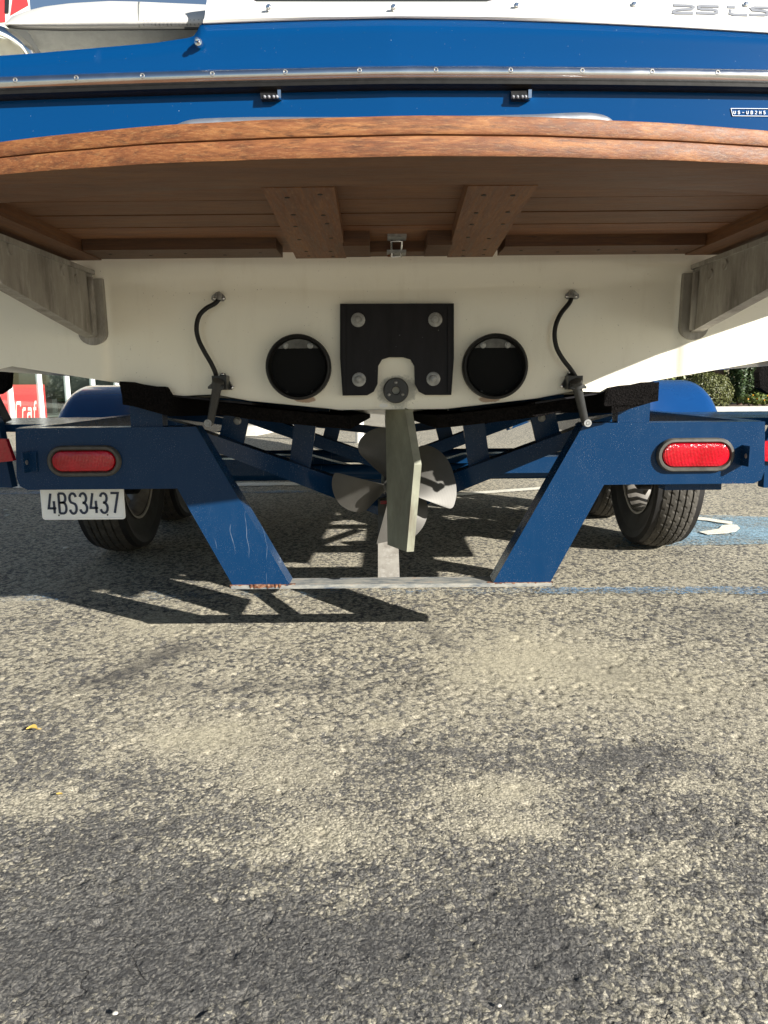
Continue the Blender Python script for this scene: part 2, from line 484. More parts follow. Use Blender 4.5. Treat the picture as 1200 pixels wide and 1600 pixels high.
def adopt(o, parent):
    o.parent = parent
    o.matrix_parent_inverse = Matrix.Translation(-world_loc(parent))


def thing(name, label, cat, loc=(0, 0, 0), group=None):
    o = bpy.data.objects.new(name, None)
    C.objects.link(o)
    o.location = loc
    o.empty_display_size = 0.2
    return tag(o, label, cat, group)


def tag(o, label, cat, group=None):
    o['label'] = label
    o['category'] = cat
    if group:
        o['group'] = group
    return o


def struct(o, kind='structure'):
    o['kind'] = kind
    return o


def box(bm, lo, hi):
    (a, b, c), (d, e, f) = lo, hi
    vs = [bm.verts.new(p) for p in ((a, b, c), (d, b, c), (d, e, c), (a, e, c), (a, b, f), (d, b, f), (d, e, f), (a, e, f))]
    for q in ((0, 3, 2, 1), (4, 5, 6, 7), (0, 1, 5, 4), (1, 2, 6, 5), (2, 3, 7, 6), (3, 0, 4, 7)):
        bm.faces.new([vs[i] for i in q])
    return bm


def prism(bm, pts, off):
    """polygon pts (3D) extruded by vector off"""
    off = Vector(off)
    a = [bm.verts.new(Vector(p)) for p in pts]
    b = [bm.verts.new(Vector(p) + off) for p in pts]
    n = len(pts)
    bm.faces.new(a)
    bm.faces.new(b[::-1])
    for i in range(n):
        bm.faces.new((a[i], b[i], b[(i + 1) % n], a[(i + 1) % n]))
    return bm


def bar(bm, a, b, wx, wz, up=(0, 0, 1)):
    """rectangular bar from a to b; wx wide, wz tall"""
    a, b = Vector(a), Vector(b)
    d = (b - a).normalized()
    s = d.cross(Vector(up)).normalized() * (wx / 2)
    u = s.cross(d).normalized() * (wz / 2)
    pts = [a + s + u, a - s + u, a - s - u, a + s - u]
    return prism(bm, pts, b - a)


def tube(bm, pts, r, seg=10, cap=True, closed=False):
    pts = [Vector(p) for p in pts]
    n = len(pts)
    rs = r if isinstance(r, (list, tuple)) else [r] * n
    rings = []
    prev = None
    for i, p in enumerate(pts):
        d = (pts[min(i + 1, n - 1)] - pts[max(i - 1, 0)])
        if closed:
            d = pts[(i + 1) % n] - pts[i - 1]
        d.normalize()
        if prev is None:
            s = d.orthogonal().normalized()
        else:
            s = (prev - d * prev.dot(d)).normalized()
        prev = s
        t = d.cross(s)
        rings.append([bm.verts.new(p + (s * cos(2 * pi * k / seg) + t * sin(2 * pi * k / seg)) * rs[i]) for k in range(seg)])
    m = n if closed else n - 1
    for i in range(m):
        A, B = rings[i], rings[(i + 1) % n]
        for k in range(seg):
            bm.faces.new((A[k], A[(k + 1) % seg], B[(k + 1) % seg], B[k]))
    if cap and not closed:
        bm.faces.new(rings[0][::-1])
        bm.faces.new(rings[-1])
    return bm


def lathe(bm, prof, seg=32, axis='Y', center=(0, 0, 0), caps=(False, False)):
    """prof: list of (radius, along)"""
    cx, cy, cz = center
    rings = []
    for r, a in prof:
        ring = []
        for k in range(seg):
            t = 2 * pi * k / seg
            u, v = r * cos(t), r * sin(t)
            p = {'Y': (cx + u, cy + a, cz + v), 'X': (cx + a, cy + u, cz + v), 'Z': (cx + u, cy + v, cz + a)}[axis]
            ring.append(bm.verts.new(p))
        rings.append(ring)
    for A, B in zip(rings, rings[1:]):
        for k in range(seg):
            bm.faces.new((A[k], A[(k + 1) % seg], B[(k + 1) % seg], B[k]))
    if caps[0]:
        bm.faces.new(rings[0])
    if caps[1]:
        bm.faces.new(rings[-1][::-1])
    return bm


def grid(bm, P):
    """P[i][j] of points -> quads"""
    V = [[bm.verts.new(p) for p in row] for row in P]
    for i in range(len(V) - 1):
        for j in range(len(V[0]) - 1):
            bm.faces.new((V[i][j], V[i + 1][j], V[i + 1][j + 1], V[i][j + 1]))
    return V


def spline(pts, n=8):
    pts = [Vector(p) for p in pts]
    out = []
    for i in range(len(pts) - 1):
        p0 = pts[max(i - 1, 0)]
        p1, p2 = pts[i], pts[i + 1]
        p3 = pts[min(i + 2, len(pts) - 1)]
        for k in range(n):
            t = k / n
            out.append(0.5 * ((2 * p1) + (p2 - p0) * t + (2 * p0 - 5 * p1 + 4 * p2 - p3) * t * t + (3 * p1 - p0 - 3 * p2 + p3) * t ** 3))
    out.append(pts[-1])
    return out


def ribbon(bm, path, width, mp, depth):
    """flat stroke along a 2D path (u,v) mapped by mp into 3D and thickened by depth"""
    p = [Vector((a, b)) for a, b in path]
    L, Rr = [], []
    n = len(p)
    closed = (p[0] - p[-1]).length < 1e-6
    if closed:
        p = p[:-1]
        n -= 1
    for i in range(n):
        if closed:
            a, b = p[i - 1], p[(i + 1) % n]
            d1, d2 = (p[i] - a).normalized(), (b - p[i]).normalized()
        else:
            d1 = (p[i] - p[i - 1]).normalized() if i else (p[1] - p[0]).normalized()
            d2 = (p[i + 1] - p[i]).normalized() if i < n - 1 else d1
        n1, n2 = Vector((-d1.y, d1.x)), Vector((-d2.y, d2.x))
        m = (n1 + n2)
        m = m.normalized() if m.length > 1e-6 else n1
        k = min(1.6, 1 / max(0.4, m.dot(n1)))
        L.append(p[i] + m * width / 2 * k)
        Rr.append(p[i] - m * width / 2 * k)
    dv = Vector(depth)
    f = [[bm.verts.new(mp(q.x, q.y)) for q in s] for s in (L, Rr)]
    b = [[bm.verts.new(Vector(mp(q.x, q.y)) + dv) for q in s] for s in (L, Rr)]
    for i in range(n if closed else n - 1):
        j = (i + 1) % n
        bm.faces.new((f[0][i], f[0][j], f[1][j], f[1][i]))
        bm.faces.new((b[0][j], b[0][i], b[1][i], b[1][j]))
        bm.faces.new((f[0][i], b[0][i], b[0][j], f[0][j]))
        bm.faces.new((f[1][j], b[1][j], b[1][i], f[1][i]))
    if not closed:
        for i in (0, n - 1):
            bm.faces.new((f[0][i], f[1][i], b[1][i], b[0][i]))
    return bm


def arc(cx, cy, rx, ry, a0, a1, n=8):
    return [(cx + rx * cos(radians(a0 + (a1 - a0) * i / n)), cy + ry * sin(radians(a0 + (a1 - a0) * i / n))) for i in range(n + 1)]


GLYPH = {   # unit strokes, x 0..1, y 0..1 (up)
    '4': [[(0.78, 0), (0.78, 0.62)], [(0.42, 1.0), (0.08, 0.26), (1.0, 0.26)]],
    'B': [[(0.1, 0), (0.1, 1)], [(0.1, 1), (0.6, 1)] + arc(0.6, 0.77, 0.32, 0.23, 90, -90)[1:] + [(0.1, 0.54)], [(0.1, 0.54), (0.62, 0.54)] + arc(0.62, 0.27, 0.34, 0.27, 90, -90)[1:] + [(0.1, 0)]],
    'S': [arc(0.52, 0.75, 0.40, 0.25, 15, 235, 10) + arc(0.50, 0.25, 0.42, 0.27, 55, -165, 10)],
    '3': [arc(0.48, 0.76, 0.40, 0.24, 165, -80, 9) + [(0.40, 0.53)], [(0.40, 0.53)] + arc(0.48, 0.26, 0.44, 0.26, 85, -165, 9)],
    '7': [[(0.05, 1), (0.95, 1), (0.42, 0)]],
    'U': [[(0.08, 1), (0.08, 0.3)] + arc(0.5, 0.3, 0.42, 0.3, 180, 360, 8) + [(0.92, 1)]],
    '-': [[(0.1, 0.48), (0.9, 0.48)]],
    '2': [arc(0.5, 0.72, 0.42, 0.28, 165, -35, 8) + [(0.06, 0.0), (0.95, 0.0)]],
    'H': [[(0.1, 0), (0.1, 1)], [(0.9, 0), (0.9, 1)], [(0.1, 0.5), (0.9, 0.5)]],
    '5': [[(0.9, 1), (0.15, 1), (0.12, 0.56)] + arc(0.48, 0.31, 0.43, 0.31, 110, -160, 9)],
    'C': [[(1.0, 0.80), (0.95, 1.0), (0.25, 1.0), (0.08, 0.85), (0.08, 0.12), (0.2, 0.0), (0.95, 0.0)]],
    'r': [[(0.15, 0), (0.15, 0.66)], [(0.15, 0.45), (0.3, 0.64), (0.85, 0.64)]],
    'a': [[(0.15, 0.64), (0.8, 0.64), (0.88, 0.55), (0.88, 0.0)], [(0.88, 0.36), (0.25, 0.36), (0.12, 0.28), (0.12, 0.06), (0.22, 0.0), (0.88, 0.0)]],
    'f': [[(0.3, 0), (0.3, 0.85), (0.42, 1.0), (0.8, 1.0)], [(0.0, 0.64), (0.75, 0.64)]],
    't': [[(0.35, 1.0), (0.35, 0.1), (0.5, 0.0), (0.85, 0.0)], [(0.0, 0.64), (0.8, 0.64)]],
}


def copy_tree(o, parent=None):
    c = o.copy()
    C.objects.link(c)
    if parent:
        c.parent = parent
    for ch in list(o.children):
        copy_tree(ch, c)
    return c


TY = 1.68        # plane of the boat's transom
BY = 1.75        # rear face of the trailer bumper
PY = 1.955        # propeller
mats()

# ------------------------------------------------------------------ the ground
def vnoise(x, y, s, seed):
    rng = np.random.RandomState(seed)
    G = rng.rand(256, 256)
    u, v = x * s + 1000, y * s + 1000
    i, j = np.floor(u).astype(int), np.floor(v).astype(int)
    a, b = u - i, v - j
    a, b = a * a * (3 - 2 * a), b * b * (3 - 2 * b)
    i0, j0, i1, j1 = i % 256, j % 256, (i + 1) % 256, (j + 1) % 256
    return (G[i0, j0] * (1 - a) + G[i1, j0] * a) * (1 - b) + (G[i0, j1] * (1 - a) + G[i1, j1] * a) * b


def fbm(x, y, s, seed, oct=4, g=0.5):
    t = 0
    a = 1
    n = 0
    for o in range(oct):
        t = t + a * vnoise(x, y, s * 2 ** o, seed + o)
        n += a
        a *= g
    return t / n


def worley(x, y, c, seed):
    rng = np.random.RandomState(seed)
    R = rng.rand(256, 256, 3)
    u, v = x / c + 1000, y / c + 1000
    i, j = np.floor(u).astype(int), np.floor(v).astype(int)
    best = np.full(x.shape, 9.0)
    rid = np.zeros(x.shape)
    for di in (-1, 0, 1):
        for dj in (-1, 0, 1):
            r = R[(i + di) % 256, (j + dj) % 256]
            d = np.hypot(i + di + r[..., 0] - u, j + dj + r[..., 1] - v)
            m = d < best
            best = np.where(m, d, best)
            rid = np.where(m, r[..., 2], rid)
    return best, rid


def build_ground():
    def axis(core, g, lim):
        step = core[1] - core[0]
        out = list(core)
        s, p = step, core[-1]
        while p < lim:
            s *= g
            p += s
            out.append(p)
        return out
    xs = axis(list(np.arange(-0.95, 0.951, 0.0042)), 1.075, 500)
    neg = [-v for v in xs if v > 0.96][::-1]
    xs = np.array(neg + list(xs))
    ys = list(np.arange(0.58, 1.35, 0.004))
    s, p = 0.004, ys[-1]
    while p < 2.6:
        s = min(s * 1.006, 0.011)
        p += s
        ys.append(p)
    while p < 900:
        s *= 1.07
        p += s
        ys.append(p)
    ys = np.array([-900, -300, -100, -40, -15, -6, -2.5, -1, -0.3, 0.1, 0.3, 0.42, 0.5, 0.55] + ys)
    X, Y = np.meshgrid(xs, ys)
    near = np.clip((3.2 - Y) / 1.2, 0, 1) * np.clip((1.5 - np.abs(X)) / 0.4, 0, 1) * np.clip((Y - 0.3) / 0.2, 0, 1)

    def blob(px, py, rx, ry, rot=0.0):
        q = ground(px, py)
        dx, dy = X - q.x, Y - q.y
        c, s_ = cos(rot), sin(rot)
        a, b = (dx * c + dy * s_) / rx, (-dx * s_ + dy * c) / ry
        return np.exp(-(a * a + b * b))
    wob = fbm(X, Y, 9, 5, 5, 0.6)
    mid = np.clip((Y - 1.0) / 0.55, 0, 1)
    dust = 0.35 + 0.36 * mid + 0.55 * (fbm(X, Y, 3.0, 11, 5, 0.6) - 0.5)
    for b, k in ((blob(330, 1155, .16, .08), .42), (blob(430, 1215, .12, .07), .40), (blob(240, 1260, .10, .05), .22), (blob(780, 1235, .09, .05), .48), (blob(800, 1290, .10, .035), .42),
                 (blob(1060, 1225, .07, .03), .40), (blob(610, 1130, .05, .02), .42), (blob(500, 1300, .08, .06), .35), (blob(1010, 1330, .09, .04), .3), (blob(980, 1420, .12, .05), .22),
                 (blob(330, 1320, .12, .04), .25), (blob(60, 1250, .09, .05), .25), (blob(540, 1420, .03, .05), .2), (blob(850, 1460, .03, .02), .25), (blob(900, 1050, .3, .2), .2)):
        dust += k * b * np.clip(0.2 + 1.5 * wob, 0, 1.6)
    for b, k in ((blob(250, 1500, .28, .09), .30), (blob(850, 1470, .05, .06, .3), .55), (blob(560, 1450, .10, .05), .25), (blob(760, 1180, .14, .06), .12), (blob(1000, 1180, .08, .05), .3)):
        dust -= k * b
    dust = np.clip(dust, 0, 1.1)
    dark = np.zeros_like(X)
    for b, k in ((blob(270, 1015, .055, .10, -.6), 1.0), (blob(190, 1050, .03, .08, -.6), .8), (blob(680, 990, .03, .10, .3), .65), (blob(930, 1040, .06, .10, .5), .42), (blob(380, 1070, .30, .03), .55), (blob(170, 1058, .10, .02, .3), .5), (blob(640, 1060, .05, .12, .2), .3),
                 (blob(1120, 960, .12, .12), .38), (blob(850, 1430, .035, .07, .2), .62), (blob(170, 1310, .10, .03, .4), .35), (blob(350, 1370, .10, .02, .3), .45), (blob(760, 1190, .15, .06), .15),
                 (blob(250, 1215, .04, .03), .35), (blob(200, 1520, .4, .10), .30), (blob(620, 1500, .2, .09), .20)):
        dark += k * b * np.clip(2.0 * wob - .05, 0, 1.5)
    dark = np.clip(dark, 0, 1)
    d1, r1 = worley(X + .004 * fbm(X, Y, 90, 3), Y, 0.0105, 21)
    d2, r2 = worley(X, Y, 0.021, 33)
    d3, r3 = worley(X, Y, 0.034, 57)
    rough = np.clip(1.25 - 1.1 * np.clip(dust - .45, 0, 1) - .5 * dark, .3, 1.2) * (0.55 + 0.9 * fbm(X, Y, 2.2, 77, 3))
    st = np.clip(1 - (d1 / .62) ** 2, 0, 1) * (0.25 + r1)
    st2 = np.clip(1 - (d2 / .55) ** 2, 0, 1) * np.clip(r2 - .45, 0, 1) * 2
    pit = np.clip(1 - (d3 / .34) ** 2, 0, 1) * (r3 > .80)
    Z = near * (0.0007 * st * rough + 0.0003 * st2 * rough - 0.0034 * pit + 0.0015 * (fbm(X, Y, 14, 90, 3) - .5) + 0.003 * (fbm(X, Y, 3, 95, 2) - .5))
    Z -= 0.0040 * near
    Z = np.minimum(Z, 0.0005)
    ny, nx = X.shape
    co = np.stack([X, Y, Z], -1).reshape(-1, 3).astype(np.float32)
    idx = np.arange(nx * ny).reshape(ny, nx)
    q = np.stack([idx[:-1, :-1], idx[:-1, 1:], idx[1:, 1:], idx[1:, :-1]], -1).reshape(-1, 4)
    me = bpy.data.meshes.new('asphalt_ground')
    me.vertices.add(len(co))
    me.vertices.foreach_set('co', co.ravel())
    me.loops.add(q.size)
    me.loops.foreach_set('vertex_index', q.ravel().astype(np.int32))
    me.polygons.add(len(q))
    me.polygons.foreach_set('loop_start', np.arange(0, q.size, 4, dtype=np.int32))
    me.update()
    grit = np.clip(rough * (0.35 + 1.0 * fbm(X, Y, 5.0, 131, 4, .6)), .1, 1.0)
    for nm, arr in (('coarse', mid), ('grit', grit * near + .6 * (1 - near)), ('dust', dust * near + .62 * (1 - near)), ('dark', dark), ('stone', np.where(near > 0, st, .35))):
        me.attributes.new(nm, 'FLOAT', 'POINT').data.foreach_set('value', arr.ravel().astype(np.float32))
    o = link_mesh('asphalt_ground', me, 'asphalt', None, True)
    struct(o)


build_ground()


def sheet(name, pts, mat, z=0.004):
    bm = bmesh.new()
    bm.faces.new([bm.verts.new((p.x, p.y, z)) for p in pts])
    return struct(link(name, bm, mat))


def gquad(name, pxs, mat, z=0.004, rag=.007):
    a, b, c, d = [ground(*p) for p in pxs]
    n = 160
    lo = [a.lerp(b, t / n) + Vector((0, random.uniform(-rag, rag), 0)) for t in range(n + 1)]
    hi = [d.lerp(c, t / n) + Vector((0, random.uniform(-rag, rag), 0)) for t in range(n + 1)]
    bm = bmesh.new()
    grid(bm, [[(p.x, p.y, z), (q.x, q.y, z)] for p, q in zip(lo, hi)])
    return struct(link(name, bm, mat))


gquad('blue_painted_line', [(840, 928.5), (1500, 931), (1500, 916), (840, 920)], 'blue_line_paint')
gquad('faded_blue_line', [(-300, 945), (845, 929), (845, 920.5), (-300, 931)], 'faded_blue_paint')
gquad('white_painted_line', [(-400, 767), (700, 757), (700, 752.5), (-400, 761)], 'white_line_paint')
gquad('blue_edge_line', [(-400, 775.5), (600, 770), (600, 766.5), (-400, 770)], 'blue_line_paint')
gquad('white_bay_line', [(640, 781), (1010, 753), (1000, 750), (640, 777)], 'white_line_paint')
# accessible-bay symbol: pale blue patch with the white wheel of the chair
bl = [ground(*p) for p in ((960, 856), (1300, 849), (1260, 812), (1130, 806), (1010, 806))]
sheet('blue_parking_patch', bl, 'pale_blue_paint', 0.004)
bm = bmesh.new()
ribbon(bm, [(1000, 815), (1060, 812), (1085, 812.2), (1105, 814), (1122, 817), (1144, 820)], 4.2, lambda u, v: ground(u, v) + Vector((0, 0, .008)), (0, 0, .001))
struct(link('white_symbol_stroke', bm, 'white_line_paint'))
bm = bmesh.new()
prism(bm, [ground(*p) + Vector((0, 0, .008)) for p in ((1092, 834), (1123, 829), (1128, 824), (1140, 822), (1151, 823), (1156, 828), (1150, 833), (1135, 836), (1105, 838))], (0, 0, .001))
struct(link('white_symbol_wheel', bm, 'white_line_paint'))

# ------------------------------------------------------------------ the boat
BX = 0.024   # centre line of boat and trailer
boat = thing('boat', 'blue and white motorboat on a navy trailer, stern towards the viewer, teak swim platform', 'boat', (BX, TY, 0.59))

# lower edge of the transom: distance from the centre line -> height
_le = [(0, 640), (80, 640), (225, 624.5), (280, 614), (300, 614.5), (345, 616.5), (405, 599), (595, 567), (628, 574)]
EDGE = [(d * (at(1607, y, TY).x - at(607, y, TY).x) / 1000, zat(y, TY)) for d, y in _le]
EDGE += [(0.93, 0.76), (1.03, 0.90), (1.10, 1.06), (1.14, 1.30), (1.15, 1.50)]
ex, ez = [e[0] for e in EDGE], [e[1] for e in EDGE]


def zlow(x):
    return float(np.interp(abs(x - BX), ex, ez))


def sstep(a, b, x):
    t = min(1, max(0, (x - a) / (b - a)))
    return t * t * (3 - 2 * t)


ZREC = zat(428, TY)
ZBLUE = zat(300, TY)


def ytrans(x, z):
    """depth of the transom surface: slightly recessed middle panel"""
    a = sstep(.655, .625, abs(x - BX)) * sstep(ZREC + .012, ZREC - .012, z)
    return TY + .010 * a + .02 * max(0, z - ZREC)


cols = sorted(set([round(BX + s * d, 4) for s in (-1, 1) for d in list(np.linspace(0, 1.14, 60)) + [e[0] for e in EDGE] + [.62, .63, .64, .65, .66]]))
P = []
for x in cols:
    lo = zlow(x)
    if lo > ZBLUE - .02:
        lo = ZBLUE - .02
    zs = sorted(set([lo + (ZBLUE - lo) * t for t in np.linspace(0, 1, 26)]))
    P.append([(x, ytrans(x, z), z) for z in zs])
bm = bmesh.new()
V = grid(bm, P)
transom = link('transom', bm, 'white_gelcoat', boat, True)

# blue topsides seen at the stern
ZR0, ZR1 = zat(130.5, TY), zat(104.5, TY)


def yblue(x, z):
    return TY + .006 + .018 * abs(x - BX) + .02 * (x - BX) ** 2 + .02 * (z - ZBLUE)


top_px = [(-300, 92), (0, 80), (60, 77), (150, 71), (240, 65), (292, 58), (302, 55), (307, 48), (312, 38), (316, 34.5), (330, 34.2), (400, 32.5), (500, 30.5), (620, 29), (760, 30), (900, 33), (1050, 37.5), (1200, 43), (1400, 54), (1520, 62)]
_tp = [at(x, y, TY + .02) for x, y in top_px]
tx, tz = [p.x for p in _tp], [p.z for p in _tp]
cols = sorted(set(list(np.linspace(-1.13, 1.13, 100)) + tx[1:-2] + [BX]))
P = []
for x in cols:
    zt = float(np.interp(x, tx, tz))
    lo = max(ZBLUE, 0)
    P.append([(x, yblue(x, z), z) for z in np.linspace(lo, zt, 12)] + [(x, yblue(x, zt) + .05, zt + .003)])
bm = bmesh.new()
grid(bm, P)
link('topside', bm, 'blue_gelcoat', boat, True)

# hull body running forward to the bow
st_y = [0, .7, 1.6, 2.6, 3.6, 4.6, 5.5, 6.2, 6.5]
st_w = [1, 1, 1, .98, .92, .78, .52, .22, .04]
st_k = [0, -.025, -.075, -.12, -.14, -.10, .06, .35, .6]
st_c = [0, -.012, -.03, -.03, .02, .12, .30, .5, .7]
Pl = []
for dy, ww, kk, cc in zip(st_y, st_w, st_k, st_c):
    half = []
    for hx, hz in EDGE:
        t = min(1, hx / .83)
        half.append((hx * ww, hz + kk * (1 - t) + cc * t + (0.25 * (dy / 6.5) ** 2 if hx > .9 else 0)))
    row = [(BX - a, TY + .001 + dy, z) for a, z in half[::-1]] + [(BX + a, TY + .001 + dy, z) for a, z in half[1:]]
    Pl.append(row)
bm = bmesh.new()
grid(bm, Pl)
link('hull', bm, 'white_gelcoat', boat, 'auto')
# deck closing the top
bm = bmesh.new()
grid(bm, [[(BX - 1.12 * ww, TY + .12 + dy, 1.33 + .2 * (dy / 6.5) ** 2), (BX + 1.12 * ww, TY + .12 + dy, 1.33 + .2 * (dy / 6.5) ** 2)] for dy, ww in zip(st_y, st_w)])
link('deck', bm, 'deck_white', boat)

# white stern deck above the blue
dpx = [(316, 34.5)] + [p for p in top_px if p[0] > 320]
bm = bmesh.new()
P = []
for x, y in dpx:
    a = at(x, y - .2, TY + .015)
    a.y = yblue(a.x, a.z) - .004
    notch = 385 < x < 850
    yy = 2.5 if notch else -34
    lean = 12 if x < 320 else 0
    rows = [Vector((a.x, a.y + .02, a.z)), a]
    b = at(x + lean * .15, y - 4, a.y - .003)
    rows.append(b)
    c = at(x + lean * .3, y - 6, a.y + .004)
    rows.append(c)
    for t in (0.5, 1.0):
        e = at(x + lean * (.3 + .7 * t), (y - 6) + (yy - y + 6) * t, a.y + .012 + .05 * t)
        rows.append(e)
    top = rows[-1]
    rows.append(Vector((top.x, top.y + .03, top.z + .006)))
    rows.append(Vector((top.x, top.y + .5, top.z + .012)))
    P.append(rows)
grid(bm, P)
# left return of the raised deck
r0 = P[0]
vs = [bm.verts.new(p) for p in r0[1:]] + [bm.verts.new(Vector((r0[-1].x, r0[-1].y, r0[1].z)))]
bm.faces.new(vs)
link('stern_deck', bm, 'deck_white', boat, 'auto')
bm = bmesh.new()
a, b = at(388, 4, 1.86), at(842, 4, 1.86)
box(bm, (a.x, 1.86, a.z - .05), (b.x, 2.6, a.z + .10))
link('engine_hatch', bm, 'charcoal', boat, False, .02, 3)

# rub rail
rail_pts = []
for px_ in np.linspace(-260, 1460, 44):
    x = at(px_, 118, TY).x
    rail_pts.append(x)
zc = (ZR0 + ZR1) / 2
P = []
hh = (ZR1 - ZR0) / 2
dz_rail = lambda x: -.004 * ((x - BX) / .9) ** 2
for x in rail_pts:
    row = []
    for k in range(13):
        t = -pi / 2 + pi * k / 12
        row.append((x, yblue(x, zc) + .004 - .034 * cos(t) ** .8, zc + .001 + hh * 1.14 * sin(t) + dz_rail(x)))
    P.append(row)
bm = bmesh.new()
grid(bm, P)
rail = link('rub_rail', bm, 'rail_steel', boat, True)
P = []
for x in rail_pts:
    y0 = yblue(x, zc)
    z_ = zc + dz_rail(x)
    P.append([(x, y0 + .01, z_ + hh * 1.22), (x, y0 - .006, z_ + hh * 1.22), (x, y0 - .008, z_ + hh * .9), (x, y0 - .006, z_ - hh * .7), (x, y0 - .027, z_ - hh * 1.0), (x, y0 - .026, z_ - hh * 1.38), (x, y0 - .018, z_ - hh * 1.46), (x, y0 - .012, z_ - hh * 1.60), (x, y0 + .01, z_ - hh * 1.66)])
bm = bmesh.new()
grid(bm, P)
link('rail_rubber', bm, 'black_rubber', boat)
for i, px_ in enumerate((20, 118, 223, 333, 447, 562, 680, 796, 908, 1018, 1122)):
    q = at(px_, 115, TY)
    y0 = yblue(q.x, zc) - .0296
    bm = bmesh.new()
    lathe(bm, [(.0001, .0012), (.0024, .0010), (.0030, -.0012), (.0044, -.0012), (.0052, .0004), (.0054, .003)], 14, 'Y', (q.x, y0, zc + .003 + dz_rail(q.x)), (True, False))
    link('rail_screw', bm, 'galvanised', rail, 'auto')

q = at(310, 66, TY + .01)
bm = bmesh.new()
lathe(bm, [(.0001, -.016), (.004, -.015), (.0055, -.011), (.004, -.007), (.004, -.004), (.008, -.003), (.009, .006)], 14, 'Y', q, (True, False))
link('strap_eye', bm, 'stainless', boat, 'auto')

# badge lettering 25 LS (silver with dark edge)
Z6 = 1 / 6.667


def deck_y(x, y):
    yb_ = float(np.interp(x, [p[0] for p in dpx], [p[1] for p in dpx]))
    a = at(x, yb_ - .2, TY + .015)
    t = max(0, (yb_ - 6 - y) / (yb_ - 6 + 34))
    return yblue(a.x, a.z) - .004 + .004 + .033 * min(t, .5) / .5 + .025 * max(0, t - .5) / .5


# deck snaps, eye on the topside
for i, (px_, py_) in enumerate(((420, 12), (615, 12), (807, 9.5), (990, 8), (1165, 8))):
    q = at(px_, py_, deck_y(px_, py_))
    bm = bmesh.new()
    lathe(bm, [(.0001, -.008), (.0035, -.008), (.0035, -.004), (.006, -.003), (.007, .004)], 12, 'Y', q, (True, False))
    link('deck_snap', bm, 'stainless', boat, 'auto')

def badge_mp(yoff):
    def mp(u, v):
        x, y = 1020 + u * Z6, v * Z6
        return at(x, y, deck_y(x, y) + yoff)
    return mp


LET = {'2': [[(218, 52), (400, 58), (427, 72), (405, 92), (262, 100), (222, 112), (216, 128), (240, 134), (422, 136)]],
       '5': [[(690, 66), (510, 60), (478, 66), (476, 84), (510, 94), (620, 98), (668, 108), (672, 128), (640, 140), (456, 134)]],
       'L': [[(776, 71), (858, 73)], [(812, 96), (806, 138), (840, 150), (986, 154)]],
       'S': [[(1240, 78), (1060, 76), (1026, 86), (1040, 102), (1150, 112), (1200, 122), (1190, 150), (1160, 154), (1012, 150)]]}
for ch, strokes in LET.items():
    bm = bmesh.new()
    for s_ in strokes:
        ribbon(bm, [(u - 2, v + 2) for u, v in s_], 30, badge_mp(-.0012), (0, .006, 0))
    e = link('badge_letter', bm, 'badge_edge', boat)
    bm = bmesh.new()
    for s_ in strokes:
        ribbon(bm, s_, 25, badge_mp(-.0022), (0, .006, 0))
    link('badge_face', bm, 'badge_silver', e)

# hull number
Z12 = 1 / 12.0


def hin_mp(u, v):
    q = at(1100 + u * Z12, 150 + v * Z12, TY)
    return at(1100 + u * Z12, 150 + v * Z12, yblue(q.x, q.z) - .0012)


bm = bmesh.new()
ribbon(bm, [(1300, 236), (508, 232), (540, 370), (1300, 378)], 8, hin_mp, (0, .003, 0))
hin = link('hull_number', bm, 'decal_white', boat)
for i, ch in enumerate('US-UB2H5'):
    bm = bmesh.new()
    u0 = 557 + i * 80
    for s_ in GLYPH[ch]:
        ribbon(bm, [(u0 + a * 38, 334 + i * .6 - b * 56) for a, b in s_], 8, hin_mp, (0, .003, 0))
    link('number_character', bm, 'decal_white', hin)

# two small courtesy lights
for cx in (423, 811.5):
    q = at(cx, 152, TY)
    y0 = yblue(q.x, q.z)
    a, b = at(cx - 15, 159, y0), at(cx + 15, 145, y0)
    bm = bmesh.new()
    prism(bm, [(a.x, y0 - .012, b.z), (b.x, y0 - .012, b.z), (b.x - .002, y0 - .016, a.z), (a.x + .002, y0 - .016, a.z)], (0, .02, 0))
    cl = link('courtesy_light', bm, 'black_plastic', boat, False, .002)
    bm = bmesh.new()
    box(bm, (b.x - .004, y0 - .0155, a.z + .002), (b.x + .003, y0 + .003, b.z + .001))
    link('chrome_side', bm, 'stainless', cl, False, .001)
    for dx in (-.013, -.004, .006, .013):
        bm = bmesh.new()
        lathe(bm, [(.0001, -.019), (.003, -.0175), (.0042, -.012)], 10, 'Y', (q.x + dx, y0, q.z + .001), (True, False))
        link('bulb', bm, 'badge_silver', cl, True)

# stainless grab rail behind the platform
hp = [(264, 220), (274, 209), (290, 201), (316, 196.5), (400, 194), (520, 194), (620, 194), (720, 192), (830, 190), (900, 187), (932, 189), (948, 195), (958, 206)]
bm = bmesh.new()
tube(bm, spline([at(x, y, 1.575) for x, y in hp], 6), .0125, 16)
link('grab_rail', bm, 'brushed_steel', boat, True)

